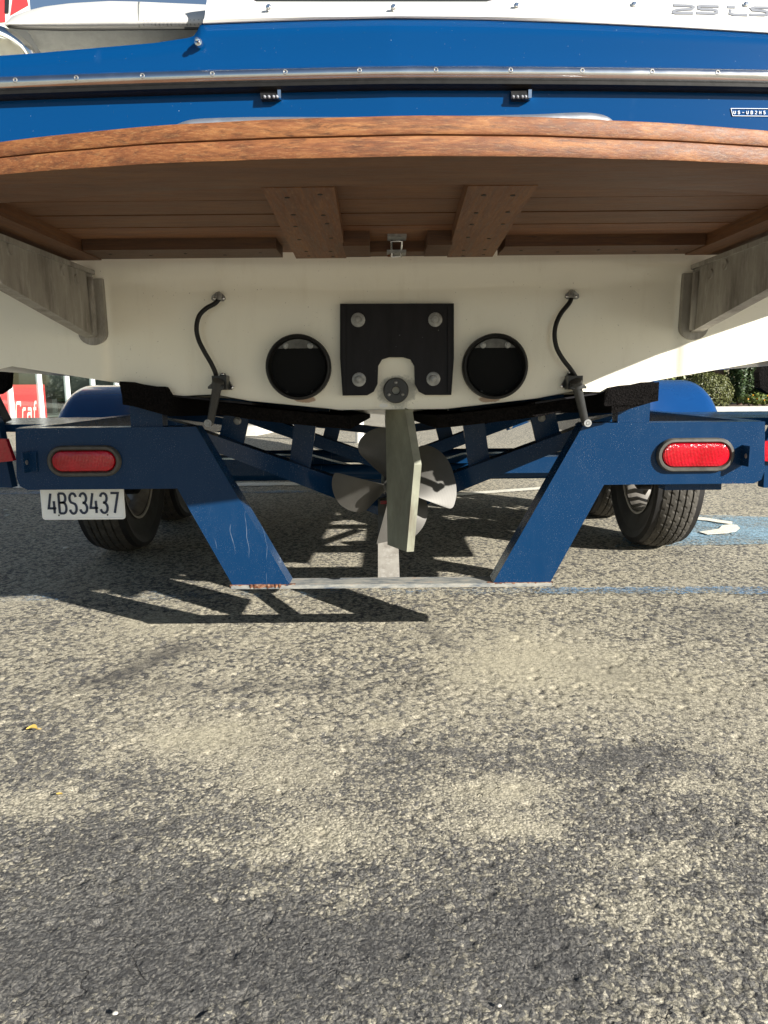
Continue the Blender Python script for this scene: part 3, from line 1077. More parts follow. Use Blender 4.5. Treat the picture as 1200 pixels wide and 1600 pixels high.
# cushion on the port quarter
n = 26
P, P2 = [], []
for i in range(n + 1):
    u = i / n
    px_ = 6 + 330 * u
    ytop = float(np.interp(px_, [6, 15, 40, 70, 110, 170, 215, 320, 340], [38, 27, 17, 10, 5, 1.5, 2.5, 7, 9]))
    yseam = float(np.interp(px_, [6, 15, 40, 100, 340], [39, 41, 43, 44, 42]))
    ybot = 86
    groove = -.006 * math.exp(-((px_ - 218) / 3.5) ** 2)
    row = []
    for v in np.linspace(0, 1, 9):
        yy = yseam + (ytop - yseam) * v
        bulge = .03 * sin(pi * min(1, v * .9)) + groove - .09 * v ** 3
        row.append(at(px_, yy, 1.80 - bulge + .10 * v * v))
    row.append(row[-1] + Vector((0, .35, .01)))
    P.append(row)
    P2.append([at(px_ + 3, yseam + .2, 1.802), at(px_ + 4 + (30 - 30 * u), yseam + 3, 1.81), at(px_ + 5 + (55 - 50 * u), ybot, 1.86)])
bm = bmesh.new()
grid(bm, P)
cush = link('sun_cushion', bm, ['vinyl_white', 'vinyl_perforated'], boat, True)
for p in cush.data.polygons:
    if p.center.x > at(218, 20, 1.8).x:
        p.material_index = 1
bm = bmesh.new()
grid(bm, P2)
link('cushion_side', bm, 'vinyl_grey', boat, True)
bm = bmesh.new()
ln = [at(12 + 330 * t, float(np.interp(12 + 330 * t, [6, 15, 40, 100, 340], [39, 41, 43.5, 45, 43])) + 1.2, 1.795) for t in np.linspace(0, 1, 20)]
tube(bm, ln, .0028, 6)
link('cushion_seam', bm, 'dark_seam', boat, True)
bm = bmesh.new()
tube(bm, [at(217.5, yy, 1.80 - .03 * sin(pi * min(1, v * .9)) + .09 * v ** 3 + .10 * v * v + .003) for v, yy in ((t, 42.5 - 40 * t) for t in np.linspace(0, .96, 9))], .0026, 6)
link('cushion_seam', bm, 'vinyl_grey', boat, True)
# coaming and tube at far left
bm = bmesh.new()
tube(bm, spline([at(-60, 38, 1.9), at(-10, 46, 1.88), at(18, 56, 1.86), at(40, 72, 1.84), at(52, 90, 1.84)], 6), .011, 12)
link('handrail', bm, 'stainless', boat, True)
bm = bmesh.new()
prism(bm, [at(x, y, 1.90) for x, y in ((-80, 52), (-20, 54), (14, 62), (34, 76), (42, 92), (-80, 96))], (0, .2, 0))
link('coaming', bm, 'cream', boat, False, .006, 3)

# exhaust ports
for cx, cy in ((467.5, 574), (772, 573)):
    q = at(cx, cy, TY)
    q.y = TY + .010
    r = .0715
    bm = bmesh.new()
    lathe(bm, [(r, .0), (r * 1.0, -.034), (r * .975, -.038), (r * .92, -.039), (r * .885, -.034), (r * .87, -.012), (r * .80, -.010), (r * .78, .0)], 56, 'Y', q)
    ex_ = link('exhaust_port', bm, 'black_rubber', boat, 'auto')
    # hanging flap: circle cut by a chord
    bm = bmesh.new()
    ch = .041
    pts = [(q.x + r * .83 * cos(t), q.y - .016, q.z + r * .83 * sin(t)) for t in np.linspace(pi - math.asin(ch / (r * .83)), 2 * pi + math.asin(ch / (r * .83)), 36)]
    prism(bm, pts, (0, .006, 0))
    link('exhaust_flap', bm, 'flap_rubber', ex_)
    bm = bmesh.new()
    pts = [(q.x + r * .85 * cos(t), q.y - .022, q.z + r * .85 * sin(t)) for t in np.linspace(math.asin(ch / (r * .85)), pi - math.asin(ch / (r * .85)), 18)]
    prism(bm, pts, (0, .008, 0))
    link('clamp_plate', bm, 'dull_steel', ex_, False, .001)
    for sx in (-1, 1):
        bm = bmesh.new()
        lathe(bm, [(.0001, -.029), (.003, -.029), (.0035, -.026), (.0062, -.0255), (.0072, -.021)], 6 * 2, 'Y', (q.x + sx * .027, q.y, q.z + .0465), (True, False))
        link('bolt', bm, 'galvanised', ex_, 'auto')
    for sx in (-1, 1):
        bm = bmesh.new()
        lathe(bm, [(.0001, -.020), (.003, -.019), (.004, -.014)], 10, 'Y', (q.x + sx * .029, q.y, q.z - .054), (True, False))
        link('screw', bm, 'grey_plastic', ex_, True)

# black backing plate with arched cut-out
def mpt(y):
    return lambda px_, py_: at(px_, py_, y)


pl = [(532, 476), (708, 475.5), (708, 560), (704, 617), (664, 617), (654, 612), (648, 600), (647, 572), (641, 562), (630, 558.5), (608, 558.5), (597, 562), (591, 572), (590, 600), (584, 612), (574, 617.5), (536, 618), (532, 560)]
bm = bmesh.new()
prism(bm, [at(x, y, TY + .012) for x, y in pl], (0, -.020, 0))
bp = link('backing_plate', bm, 'plate_black', boat, False, .003, 2)
for x0, x1 in ((533, 540), (700, 707)):
    bm = bmesh.new()
    prism(bm, [at(x0 + (4 if x0 < 600 else 0), 614, TY - .009), at(x1 - (0 if x0 < 600 else 4), 614, TY - .009), at(x1, 479, TY - .009), at(x0, 479, TY - .009)], (0, -.0035, 0))
    link('plate_edge', bm, 'plate_black', bp, False, .0014)
for cx, cy in ((559.5, 500), (680, 499.5), (561, 593), (677, 592)):
    q = at(cx, cy, TY - .008)
    bm = bmesh.new()
    lathe(bm, [(.0155, .0), (.0155, -.002), (.0125, -.003), (.0085, -.003), (.0085, -.009), (.007, -.0105), (.0045, -.0105), (.0045, -.017), (.0001, -.018)], 18, 'Y', q, (False, True))
    link('plate_bolt', bm, 'galvanised', bp, 'auto')

# drain fitting
q = at(618.5, 610, TY + .008)
bm = bmesh.new()
lathe(bm, [(.0285, .004), (.0285, -.014), (.026, -.018), (.010, -.018), (.0085, -.016), (.0085, .002), (.0001, .003)], 36, 'Y', q, (False, True))
dr = link('drain_fitting', bm, 'grey_plastic', boat, 'auto')
for a in (90, 210, 330):
    bm = bmesh.new()
    lathe(bm, [(.0001, -.021), (.003, -.0205), (.004, -.0175)], 10, 'Y', (q.x + .0175 * cos(radians(a)), q.y, q.z + .0175 * sin(radians(a))), (True, False))
    link('screw', bm, 'galvanised', dr, True)

# trim tab actuators with hoses
for side in (-1, 1):
    if side < 0:
        top, hose = (342, 464), [(342, 467), (336, 474), (322, 482), (311, 494), (307, 512), (310, 530), (319, 549), (330, 568), (337, 584), (339, 594)]
        tri, arm = [(336, 606), (341, 594), (347, 583), (352, 583), (365, 605), (363, 609), (338, 609)], [(339, 606), (329, 658)]
        scr = [(348, 585), (363, 605)]
    else:
        top, hose = (893, 461), [(893, 465), (889, 474), (877, 489), (869, 506), (866.5, 524), (870, 544), (880, 562), (891, 576), (900, 590), (903, 600)]
        tri, arm = [(908, 603), (903, 592), (892, 580), (888, 580), (876, 602), (878, 606), (904, 606)], [(902, 606), (914, 658)]
        scr = [(891, 582), (878, 603)]
    q = at(*top, TY + .012)
    bm = bmesh.new()
    prism(bm, [at(top[0] + a, top[1] + b, TY + .012) for a, b in ((-11, 4), (-10, -1), (-3, -7), (3, -7), (10, -1), (11, 4), (8, 7), (-8, 7))], (0, -.007, 0))
    hf = link('hose_fitting', bm, 'galvanised', boat, False, .002)
    bm = bmesh.new()
    tube(bm, spline([at(top[0], top[1] - 4, TY + .004), at(top[0], top[1] - 1, TY - .006), at(top[0], top[1] + 5, TY - .008)], 5), .0065, 10)
    link('elbow', bm, 'galvanised', hf, True)
    for dx in (-7, 7):
        p = at(top[0] + dx, top[1] + 2, TY + .005)
        bm = bmesh.new()
        lathe(bm, [(.0001, -.003), (.003, -.0025), (.0035, .001)], 10, 'Y', p, (True, False))
        link('screw', bm, 'stainless', hf, True)
    bm = bmesh.new()
    hs = [at(x, y, TY - .008 - .012 * sin(pi * i / (len(hose) - 1))) for i, (x, y) in enumerate(hose)]
    hs[-1].y = TY - .022
    tube(bm, spline(hs, 6), .0052, 10)
    link('hose', bm, 'black_rubber', boat, True)
    bm = bmesh.new()
    prism(bm, [at(x, y, TY + .011) for x, y in tri], (0, -.011, 0))
    ac = link('trim_actuator', bm, 'black_plastic', boat, False, .002)
    bm = bmesh.new()
    a, b = at(*arm[0], TY - .03), at(*arm[1], TY + .010)
    d = (b - a)
    tube(bm, [a - d * .20, a - d * .02, a, a + d * .5, b], [.013, .014, .0105, .0095, .0085], 14)
    prism(bm, [a + Vector((-.017, -.013, -.002)), a + Vector((.017, -.013, -.002)), a + Vector((.017, .02, .004)), a + Vector((-.017, .02, .004))], (0, 0, .005))
    link('actuator_rod', bm, 'grey_plastic', ac, 'auto')
    bm = bmesh.new()
    o = at(arm[0][0] - side * 8, arm[0][1] - 6, TY)
    box(bm, (o.x - .016, TY - .028, o.z - .012), (o.x + .016, TY + .004, o.z + .018))
    link('actuator_mount', bm, 'black_plastic', ac, False, .003)
    bm = bmesh.new()
    e = b + Vector((side * .004, 0, -.004))
    lathe(bm, [(.0045, -.011), (.0085, -.011), (.0085, .011), (.0045, .011)], 16, 'Y', e)
    lathe(bm, [(.0001, -.012), (.0035, -.012), (.0045, -.010)], 10, 'Y', e, (True, False))
    link('pivot_pin', bm, 'galvanised', ac, 'auto')
    for sx, sy in scr:
        bm = bmesh.new()
        lathe(bm, [(.0001, -.0035), (.0035, -.003), (.0042, .001)], 10, 'Y', at(sx, sy, TY), (True, False))
        link('screw', bm, 'stainless', ac, True)
    # trim tab blade under the hull
    bm = bmesh.new()
    c0 = BX + side * .44
    prism(bm, [(c0 - .12, TY + .16, zlow(c0 - .12) - .020), (c0 + .12, TY + .16, zlow(c0 + .12) - .016), (c0 + .12, TY + .006, zlow(c0 + .12) - .008), (c0 - .12, TY + .006, zlow(c0 - .12) - .012)], (0, 0, .004))
    link('trim_tab', bm, 'plate_black', boat)

# platform brackets
for side in (-1, 1):
    xo = BX + side * .668
    zt = HC + .252
    bm = bmesh.new()
    zb = zat(524, TY)
    prism(bm, [(xo - .013, TY - .004, zb), (xo - .013, TY - .004, zt - .012), (xo - .013, 1.02, zt - .012), (xo - .013, 1.02, zt - .05), (xo - .013, 1.30, zt - .085)], (.026, 0, 0))
    br = link('platform_bracket', bm, 'aged_aluminium', boat, False, .003, 2)
    bm = bmesh.new()
    box(bm, (xo - .019, 1.0, zt - .012), (xo + .019, TY - .004, zt - .003))
    link('bracket_flange', bm, 'aged_aluminium', br, False, .003, 2)
    # pad on the transom, rounded foot
    bm = bmesh.new()
    zr = zat(516, TY)
    xf = xo + .004 * side * -1
    pts = [(xf - .030, TY - .006, zt - .02), (xf - .031, TY - .006, zr)] + [(xf + .031 * cos(t), TY - .006, zr + .027 * sin(t)) for t in np.linspace(pi, 2 * pi, 12)] + [(xf + .030, TY - .006, zt - .02)]
    prism(bm, pts, (0, .016, 0))
    link('bracket_pad', bm, 'aged_aluminium', br, False, .004, 2)
    bm = bmesh.new()
    tube(bm, [(xo - side * .014, TY - .022, zb + .004), (xo - side * .016, TY - .030, zt - .02)], .008, 8)
    link('weld_bead', bm, 'aged_aluminium', br, True)
    for yy, zz in ((1.52, zt - .026), (1.585, zt - .034), (1.31, zt - .022)):
        bm = bmesh.new()
        lathe(bm, [(.0001, -.0145 * side), (.006, -.0145 * side), (.0095, -.0160 * side), (.0105, -.0125 * side)], 14, 'X', (xo, yy, zz), (True, False))
        link('bolt', bm, 'aged_aluminium', br, 'auto')

# swim platform (teak)
plat = None
ZP = HC + .260           # underside of the rim and beams
ZPL = HC + .281          # underside of the planks
PT = ZP + .046           # top


def front(x):
    return .918 + .235 * (x - BX) ** 2


half_out = [(t, front(BX + t)) for t in np.linspace(0, .76, 40)] + [(.80, 1.085), (.835, 1.135), (.86, 1.20), (.885, 1.29), (.945, 1.40), (1.06, 1.53), (1.12, 1.60)]
outline = [(BX - a, b) for a, b in half_out[::-1]] + [(BX + a, b) for a, b in half_out[1:]]


def inset(o, dist):
    out = []
    for i, (x, y) in enumerate(o):
        a = Vector(o[max(i - 1, 0)])
        b = Vector(o[min(i + 1, len(o) - 1)])
        d = (b - a).normalized()
        nrm = Vector((-d.y, d.x))
        out.append((x + nrm.x * dist, y + nrm.y * dist))
    return out


inner = inset(outline, .125)


def rim(name, z0, z1, off, mat, parent, bev):
    o1 = inset(outline, off)
    bm = bmesh.new()
    P = []
    for (a, b), (c, d) in zip(o1, inner):
        jig = .0003 * sin(a * 17) + .0002 * sin(a * 41)
        th_ = 1 - .55 * (a - BX) ** 2
        za, zb_ = ZP + (z0 - ZP) * th_ + jig, ZP + (z1 - ZP) * th_ + jig
        P.append([(a, b, za), (a, b - 0, zb_), (c, d, min(z1, zb_)), (c, d, za), (a, b, za)])
    V = grid(bm, P)
    bmesh.ops.remove_doubles(bm, verts=bm.verts, dist=1e-5)
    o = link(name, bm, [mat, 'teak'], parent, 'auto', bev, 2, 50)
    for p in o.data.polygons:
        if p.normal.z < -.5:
            p.material_index = 1  # shade under the rim painted in: downward faces take the darker teak
    return o


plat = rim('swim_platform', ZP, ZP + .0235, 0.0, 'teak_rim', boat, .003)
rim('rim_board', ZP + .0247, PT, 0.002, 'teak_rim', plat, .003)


def half_width(y):
    xs_ = [(b, a) for a, b in half_out]
    return float(np.interp(y, [p[0] for p in xs_], [p[1] for p in xs_]))


def xin(y):
    """half width inside the rim at distance y"""
    pts = [(c - BX, d) for c, d in inner if c > BX]
    ys_ = [p[1] for p in pts]
    return float(np.interp(y, ys_, [p[0] for p in pts]))


# planks: seams at the photograph's spacing
seams = [1.02, 1.118, 1.205, 1.30, 1.395, 1.49, 1.668]
for y0, y1 in zip(seams, seams[1:]):
    bm = bmesh.new()
    xw = .90 if y0 < 1.15 else .97
    xa = min(xin(y0), xin(y1)) + (.06 if y0 > 1.1 else .03)
    xa = min(xa, .98)
    box(bm, (BX - xa, y0 + .0028, ZPL + random.uniform(-.0008, .0008)), (BX + xa, y1 - .0028, PT - .0105))
    link('plank', bm, 'teak', plat, False, .002, 2)
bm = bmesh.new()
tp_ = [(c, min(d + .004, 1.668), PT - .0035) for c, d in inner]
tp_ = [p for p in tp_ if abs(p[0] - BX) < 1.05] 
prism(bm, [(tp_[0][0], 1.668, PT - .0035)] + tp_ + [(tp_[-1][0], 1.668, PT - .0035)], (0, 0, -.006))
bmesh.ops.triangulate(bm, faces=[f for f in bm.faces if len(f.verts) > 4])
db = link('sun_block_sheet', bm, ['teak', 'black_rubber'], plat)  # added sheet over the planks, keeps sun from leaking through the seams
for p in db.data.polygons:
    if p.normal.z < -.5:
        p.material_index = 1  # black bottom faces paint the seam shadow seen from below
# two broad beams
for pts in (((410, 298), (522, 293), (541, 403), (462, 403)), ((733, 288), (842, 288), (775, 395), (702, 395))):
    g = []
    for x, y in pts:
        d = CAMROT @ Vector(((x - 600) / F, (800 - y) / F, -1))
        t = (ZP - .001 - HC) / d.z
        g.append(Vector((d.x * t, d.y * t, ZP - .001)))
    g[0].y = g[1].y = 1.046
    g[2].y = g[3].y = 1.608
    bm = bmesh.new()
    prism(bm, g, (0, 0, .0255))
    be = link('beam', bm, 'teak_cross', plat, False, .003, 2)
    cx0, cx1 = (g[0].x + g[3].x) / 2, (g[1].x + g[2].x) / 2
    for yy in (1.09, 1.20, 1.28, 1.40, 1.52, 1.585):
        for s_ in (.28, .76):
            x0 = (g[0].x + (g[3].x - g[0].x) * (yy - 1.046) / .56)
            x1 = (g[1].x + (g[2].x - g[1].x) * (yy - 1.046) / .56)
            bm = bmesh.new()
            lathe(bm, [(.0001, -.0008), (.0035, -.0008), (.0042, .002)], 8, 'Z', (x0 + (x1 - x0) * s_ + random.uniform(-.006, .006), yy + random.uniform(-.01, .01), ZP - .001), (True, False))
            link('screw_head', bm, 'black_rubber', be)
# rear cleats and side beams
for x0, x1, nm in ((BX - .604, -.205, 'cleat'), (.165 + .075, BX + .604, 'cleat')):
    bm = bmesh.new()
    box(bm, (x0, 1.50, ZP + .0005), (x1, 1.602, ZPL + .001))
    cl = link(nm, bm, 'teak_dark', plat, False, .002, 2)
    for k in range(5):
        bm = bmesh.new()
        lathe(bm, [(.0001, -.0008), (.0035, -.0008), (.0042, .002)], 8, 'Z', (x0 + (x1 - x0) * (k + .5) / 5, 1.545 + .02 * (k % 2), ZP + .0005), (True, False))
        link('screw_head', bm, 'black_rubber', cl)
for side in (-1, 1):
    bm = bmesh.new()
    xa, xb = BX + side * .606, BX + side * .684
    box(bm, (min(xa, xb), 1.10, ZP - .0015), (max(xa, xb), 1.604, ZPL + .001))
    link('side_beam', bm, 'teak_cross', plat, False, .003, 2)
bm = bmesh.new()
box(bm, (-.066, 1.548, ZP + .001), (.136, 1.604, ZPL + .001))
link('centre_cleat', bm, 'teak_dark', plat, False, .002, 2)
for px0, px1 in ((538, 578), (665, 702)):
    a, b = at(px0, 380, 1.50), at(px1, 380, 1.50)
    bm = bmesh.new()
    box(bm, (a.x, 1.44, ZP - .006), (b.x, 1.565, ZPL + .001))
    link('stop_block', bm, 'teak_dark', plat, False, .003, 2)
# latch
q = at(620, 375, 1.50)
bm = bmesh.new()
box(bm, (q.x - .018, 1.47, ZPL - .006), (q.x + .018, 1.512, ZPL + .001))
box(bm, (q.x - .019, 1.532, ZP - .003), (q.x + .019, 1.572, ZP + .002))
la = link('latch', bm, 'galvanised', plat, False, .0015)
bm = bmesh.new()
tube(bm, [(q.x - .010, 1.50, ZPL - .008), (q.x - .010, 1.556, ZP - .007), (q.x + .010, 1.556, ZP - .007), (q.x + .010, 1.50, ZPL - .008)], .0022, 8, True, True)
link('latch_loop', bm, 'stainless', la, True)
bm = bmesh.new()
lathe(bm, [(.0001, -.003), (.006, -.003), (.007, .002)], 12, 'Z', (q.x - .012, 1.562, ZP - .003), (True, False))
link('latch_rivet', bm, 'rust', la)

# rudder: swept blade, turned to starboard
zr = lambda y, Y: at(610, y, Y).z
LT, LB = at(606, 645, 1.83), at(609, 851, 1.85)
TT, TM, TB = at(636, 645, 1.70), at(653, 726, 1.635), at(641, 862, 1.65)
TB2, LB2 = TB, LB
bm = bmesh.new()
nrm = (TB - LB).cross(Vector((0, 0, 1))).normalized()
nrm = Vector((nrm.x, nrm.y, 0)).normalized()
th = .0085
outl = [LT + Vector((0, 0, .03)), LB, TB, TM, TT + Vector((0, 0, .03))]
wd = [.006, .006, .0085, .0085, .0085]
L_ = [bm.verts.new(p + nrm * w_) for p, w_ in zip(outl, wd)]
R_ = [bm.verts.new(p - nrm * w_) for p, w_ in zip(outl, wd)]
bm.faces.new(L_)
bm.faces.new(R_[::-1])
for i in range(5):
    j = (i + 1) % 5
    bm.faces.new((L_[i], R_[i], R_[j], L_[j]))
link('rudder', bm, 'rudder_bronze', boat, False, .0018, 2)
bm = bmesh.new()
sp = (LT + TT) / 2
lathe(bm, [(.0145, -.03), (.0145, .08)], 18, 'Z', (sp.x, sp.y + .02, zat(640, 1.75) + .03))
link('rudder_stock', bm, 'stainless', boat, True)

# propeller
PC = at(612, 758, PY)
bm = bmesh.new()
lathe(bm, [(.0001, -.055), (.010, -.054), (.014, -.046), (.017, -.030), (.022, -.026), (.026, .03), (.024, .05)], 28, 'Y', PC, (True, True))
prop = link('propeller', bm, 'prop_alloy', boat, 'auto')


BLADES = [   # blade outlines measured from the hub, in pixels of the photograph
    [(590, 300), (545, 283), (505, 257), (493, 228), (503, 196), (538, 168), (585, 158), (640, 172), (668, 215), (655, 280)],
    [(590, 345), (500, 325), (432, 308), (414, 314), (407, 350), (419, 398), (450, 432), (490, 447), (516, 445), (530, 430), (556, 400), (572, 366)],
    [(640, 300), (690, 236), (722, 222), (762, 235), (797, 270), (816, 320), (823, 366), (818, 402), (800, 425), (745, 402), (690, 380), (640, 360)],
    [(590, 385), (592, 440), (580, 488), (557, 536), (566, 550), (606, 553), (652, 541), (694, 518), (722, 480), (731, 432), (712, 395), (660, 360)]]


def blade(poly):
    o = []
    for u, v in poly:
        p = at(328 + u * .4683, 594 + v * .4686, PY)
        o.append(Vector((p.x - PC.x, p.z - PC.z)))
    o = [Vector((q.x, q.y)) for q in [Vector((q.x, q.y)) for q in spline([Vector((q.x, q.y, 0)) for q in o], 4)]]
    cen = sum(o, Vector((0, 0))) / len(o)
    tc = math.atan2(cen.y, cen.x)
    ns = 10
    bm = bmesh.new()
    top, bot = [], []
    for k in range(ns + 1):
        t = .12 + .88 * k / ns
        ra, rb = [], []
        for q in o:
            p = q * t
            a = math.atan2(p.y, p.x) - tc
            a = (a + pi) % (2 * pi) - pi
            dy = max(-.045, min(.045, .055 * a)) + .012 * (p.length / .15) ** 2
            th = .0012 + .004 * (1 - t) 
            ra.append((PC.x + p.x, PC.y + dy - th, PC.z + p.y))
            rb.append((PC.x + p.x, PC.y + dy + th, PC.z + p.y))
        top.append(ra)
        bot.append(rb)
    A, B = grid(bm, top), grid(bm, bot)
    for k in range(ns):
        bm.faces.new((A[k][0], A[k + 1][0], B[k + 1][0], B[k][0]))
        bm.faces.new((A[k][-1], B[k][-1], B[k + 1][-1], A[k + 1][-1]))
    for m in range(len(o) - 1):
        bm.faces.new((A[-1][m], B[-1][m], B[-1][m + 1], A[-1][m + 1]))
    link('propeller_blade', bm, 'prop_alloy', prop, 'auto')


for bl_ in BLADES:
    blade(bl_)
bm = bmesh.new()
tube(bm, [PC + Vector((0, .03, 0)), PC + Vector((0, 1.4, .17))], .0145, 14)
link('propeller_shaft', bm, 'stainless', boat, True)
bm = bmesh.new()
bar(bm, PC + Vector((0, .12, .0)), PC + Vector((0, .16, .26)), .02, .06, (0, 1, 0))
lathe(bm, [(.026, .06), (.028, .07), (.028, .17), (.026, .18)], 18, 'Y', PC, (True, True))
link('shaft_strut', bm, 'rudder_bronze', boat, 'auto')

# ------------------------------------------------------------------ the trailer
trailer = thing('trailer', 'navy blue tandem axle boat trailer carrying the boat, with oval tail lights', 'trailer', (BX, BY + .5, 0))
TX = at(610, 700, BY).x
sc = (at(1607, 700, BY).x - at(607, 700, BY).x) / 1000
z_t, z_b = zat(664, BY), zat(760.5, BY)
z_f = zat(912, BY)
DEP = .062


def xs(dx, y):
    return dx * (at(1607, y, BY).x - at(607, y, BY).x) / 1000


for side in (-1, 1):
    m = lambda d: TX + side * d
    bt, btm = xs(585, 664), xs(582, 760)
    pts = [(m(xs(303, 664)), BY, z_t), (m(bt), BY, z_t)]
    pts += [(m(btm), BY, z_b + .030), (m(btm - .006), BY, z_b + .009), (m(btm - .024), BY, z_b)]
    pts += [(m(xs(333, 760)), BY, z_b), (m(xs(248, 912)), BY, z_f), (m(xs(159, 912)), BY, z_f)]
    bm = bmesh.new()
    prism(bm, pts, (0, DEP, 0))
    wing = link('bumper_leg', bm, 'navy_paint', trailer, 'auto', .007, 4, 30)
    # rusty weld at the foot
    bm = bmesh.new()
    a0, a1 = m(xs(252, 912)), m(xs(150, 912))
    nn = 34
    P = []
    for i in range(nn + 1):
        x = a0 + (a1 - a0) * i / nn
        r = .0015 + .0018 * random.random() + ((.0045 * random.random() + .001) if .3 < i / nn < .78 and side < 0 else 0)
        P.append([(x, BY - r * .9, z_f + r * .3), (x, BY - r * .6, z_f - r * 1.1), (x, BY + .01, z_f - r), (x, BY + .01, z_f + r * .2), (x, BY - r * .9, z_f + r * .3)])
    grid(bm, P)
    link('rusty_weld', bm, 'rust', wing)
    # tail light
    cx, cy = (133, 720) if side < 0 else (1085, 710.5)
    q = at(cx, cy, BY)
    hw, hh_ = (.087, .0365) if side < 0 else (.0915, .040)

    def stad(w_, h_, y_, nseg=12):
        o = []
        for t in np.linspace(-pi / 2, pi / 2, nseg):
            o.append((q.x + (w_ - h_) + h_ * cos(t), y_, q.z + h_ * sin(t)))
        for t in np.linspace(pi / 2, 3 * pi / 2, nseg):
            o.append((q.x - (w_ - h_) + h_ * cos(t), y_, q.z + h_ * sin(t)))
        return o
    bm = bmesh.new()
    rings = [stad(hw, hh_, BY + .002), stad(hw, hh_, BY - .008), stad(hw - .003, hh_ - .003, BY - .0125), stad(hw - .008, hh_ - .008, BY - .013), stad(hw - .011, hh_ - .011, BY - .009), stad(hw - .012, hh_ - .012, BY + .002)]
    grid(bm, [r + [r[0]] for r in rings])
    bmesh.ops.remove_doubles(bm, verts=bm.verts, dist=1e-6)
    tl = link('tail_light', bm, 'grommet_rubber', trailer, 'auto')
    bm = bmesh.new()
    rings = [stad(hw - .0115, hh_ - .0115, BY + .001), stad(hw - .0115, hh_ - .0115, BY - .007), stad(hw - .014, hh_ - .014, BY - .0125), stad(hw - .019, hh_ - .019, BY - .0145), stad(hw - .026, hh_ - .024, BY - .0152)]
    grid(bm, [r + [r[0]] for r in rings])
    bmesh.ops.remove_doubles(bm, verts=bm.verts, dist=1e-6)
    bmesh.ops.contextual_create(bm, geom=[e for e in bm.edges if e.is_boundary and all(abs(v.co.y - (BY - .0152)) < 1e-5 for v in e.verts)])
    link('lens', bm, 'red_lens', tl, 'auto')
    # tie-down tab
    cx, cy = (47, 721) if side < 0 else (1160, 711)
    q = at(cx, cy, BY)
    bm = bmesh.new()
    box(bm, (q.x - .0025, BY - .038, q.z - .024), (q.x + .0025, BY + .001, q.z + .024))
    if side < 0:
        box(bm, (q.x - .0025, BY - .006, q.z - .024), (q.x + .018, BY + .001, q.z + .024))
    tb = link('tie_tab', bm, 'navy_paint', trailer, False, .0018)
    bm = bmesh.new()
    lathe(bm, [(.0001, -.0032), (.0055, -.0032), (.0062, -.002)], 12, 'X', (q.x + (0 if side < 0 else 0), BY - .022, q.z), (True, False))
    lathe(bm, [(.0062, .002), (.0055, .0032), (.0001, .0032)], 12, 'X', (q.x, BY - .022, q.z), (False, True))
    link('tab_hole', bm, 'galvanised', tb)

# step bar between the feet
bm = bmesh.new()
x0, x1 = TX - xs(250, 912), TX + xs(250, 912)
box(bm, (x0, BY - .002, z_f - .010), (x1, BY + DEP, z_f - .0005))
link('step_bar', bm, 'worn_step', trailer, False, .0025)
# guard post behind the step with a small marker light
PYp = 2.115
a0, a1 = at(590.5, 904, BY + DEP), at(624.5, 904, BY + DEP)
zt2 = zat(778, PYp)
bm = bmesh.new()
prism(bm, [(a0.x, BY + DEP + .002, z_f - .012), (a1.x, BY + DEP + .002, z_f - .012), (a1.x, PYp, zt2), (a0.x, PYp, zt2)], (0, .012, 0))
gp = link('guard_post', bm, 'aged_aluminium', trailer, False, .002)
q = at(601, 785, PYp)
bm = bmesh.new()
box(bm, (q.x - .014, PYp - .018, q.z - .011), (q.x + .014, PYp + .001, q.z + .011))
ml = link('marker_light', bm, 'black_plastic', trailer, False, .003)
bm = bmesh.new()
box(bm, (q.x - .0115, PYp - .025, q.z - .0085), (q.x + .0115, PYp - .017, q.z + .0085))
link('lens', bm, 'red_lens', ml, False, .003)

# V-shaped cross members
def vbeam(name, Y, x_out, y_out, x_in, y_in, hpx, dep, kink=None, lights=False):
    bm = bmesh.new()
    pts_t, pts_b = [], []
    xl = [(-1, x_out, y_out)] + ([(-1, kink[0], kink[1])] if kink else []) + [(-1, x_in, y_in)]
    seq = [(TX + s * abs(at(607 + d, yy, Y).x - at(607, yy, Y).x), zat(yy, Y)) for s, d, yy in xl] + [(TX - s * abs(at(607 + d, yy, Y).x - at(607, yy, Y).x), zat(yy, Y)) for s, d, yy in xl[::-1]]
    hh_ = zat(600, Y) - zat(600 + hpx, Y)
    top = [(a, Y, b) for a, b in seq]
    bot = [(a, Y, b - hh_) for a, b in seq[::-1]]
    prism(bm, top + bot, (0, dep, 0))
    return link(name, bm, 'navy_paint', trailer, 'auto', .004, 2)


bm = bmesh.new()
_cl, _cr, _cm = [], [], []
for side in (-1, 1):
    for yt, yb_ in ((668, 700),):
        pass
_pt = lambda d, y, Y: (abs(at(607 + d, y, Y).x - at(607, y, Y).x), Y, zat(y, Y))
oa, ob = _pt(300, 669, 1.83), _pt(300, 693, 1.83)
ia, ib = _pt(0, 776, 2.13), _pt(0, 812, 2.13)
_top = [(TX - oa[0], oa[1], oa[2]), (TX, ia[1], ia[2]), (TX + oa[0], oa[1], oa[2])]
_bot = [(TX + oa[0], ob[1], ob[2]), (TX, ib[1], ib[2]), (TX - oa[0], ob[1], ob[2])]
prism(bm, _top + _bot, (0, .055, 0))
link('cross_member', bm, 'navy_paint', trailer, 'auto', .004, 2)
vbeam('cross_member', 2.62, 240, 632, 6, 717, 20, .06)
vbeam('cross_member', 3.75, 300, 632, 6, 668, 12, .06)
vbeam('cross_member', 3.10, 300, 708, 6, 742, 20, .07, (120, 711))
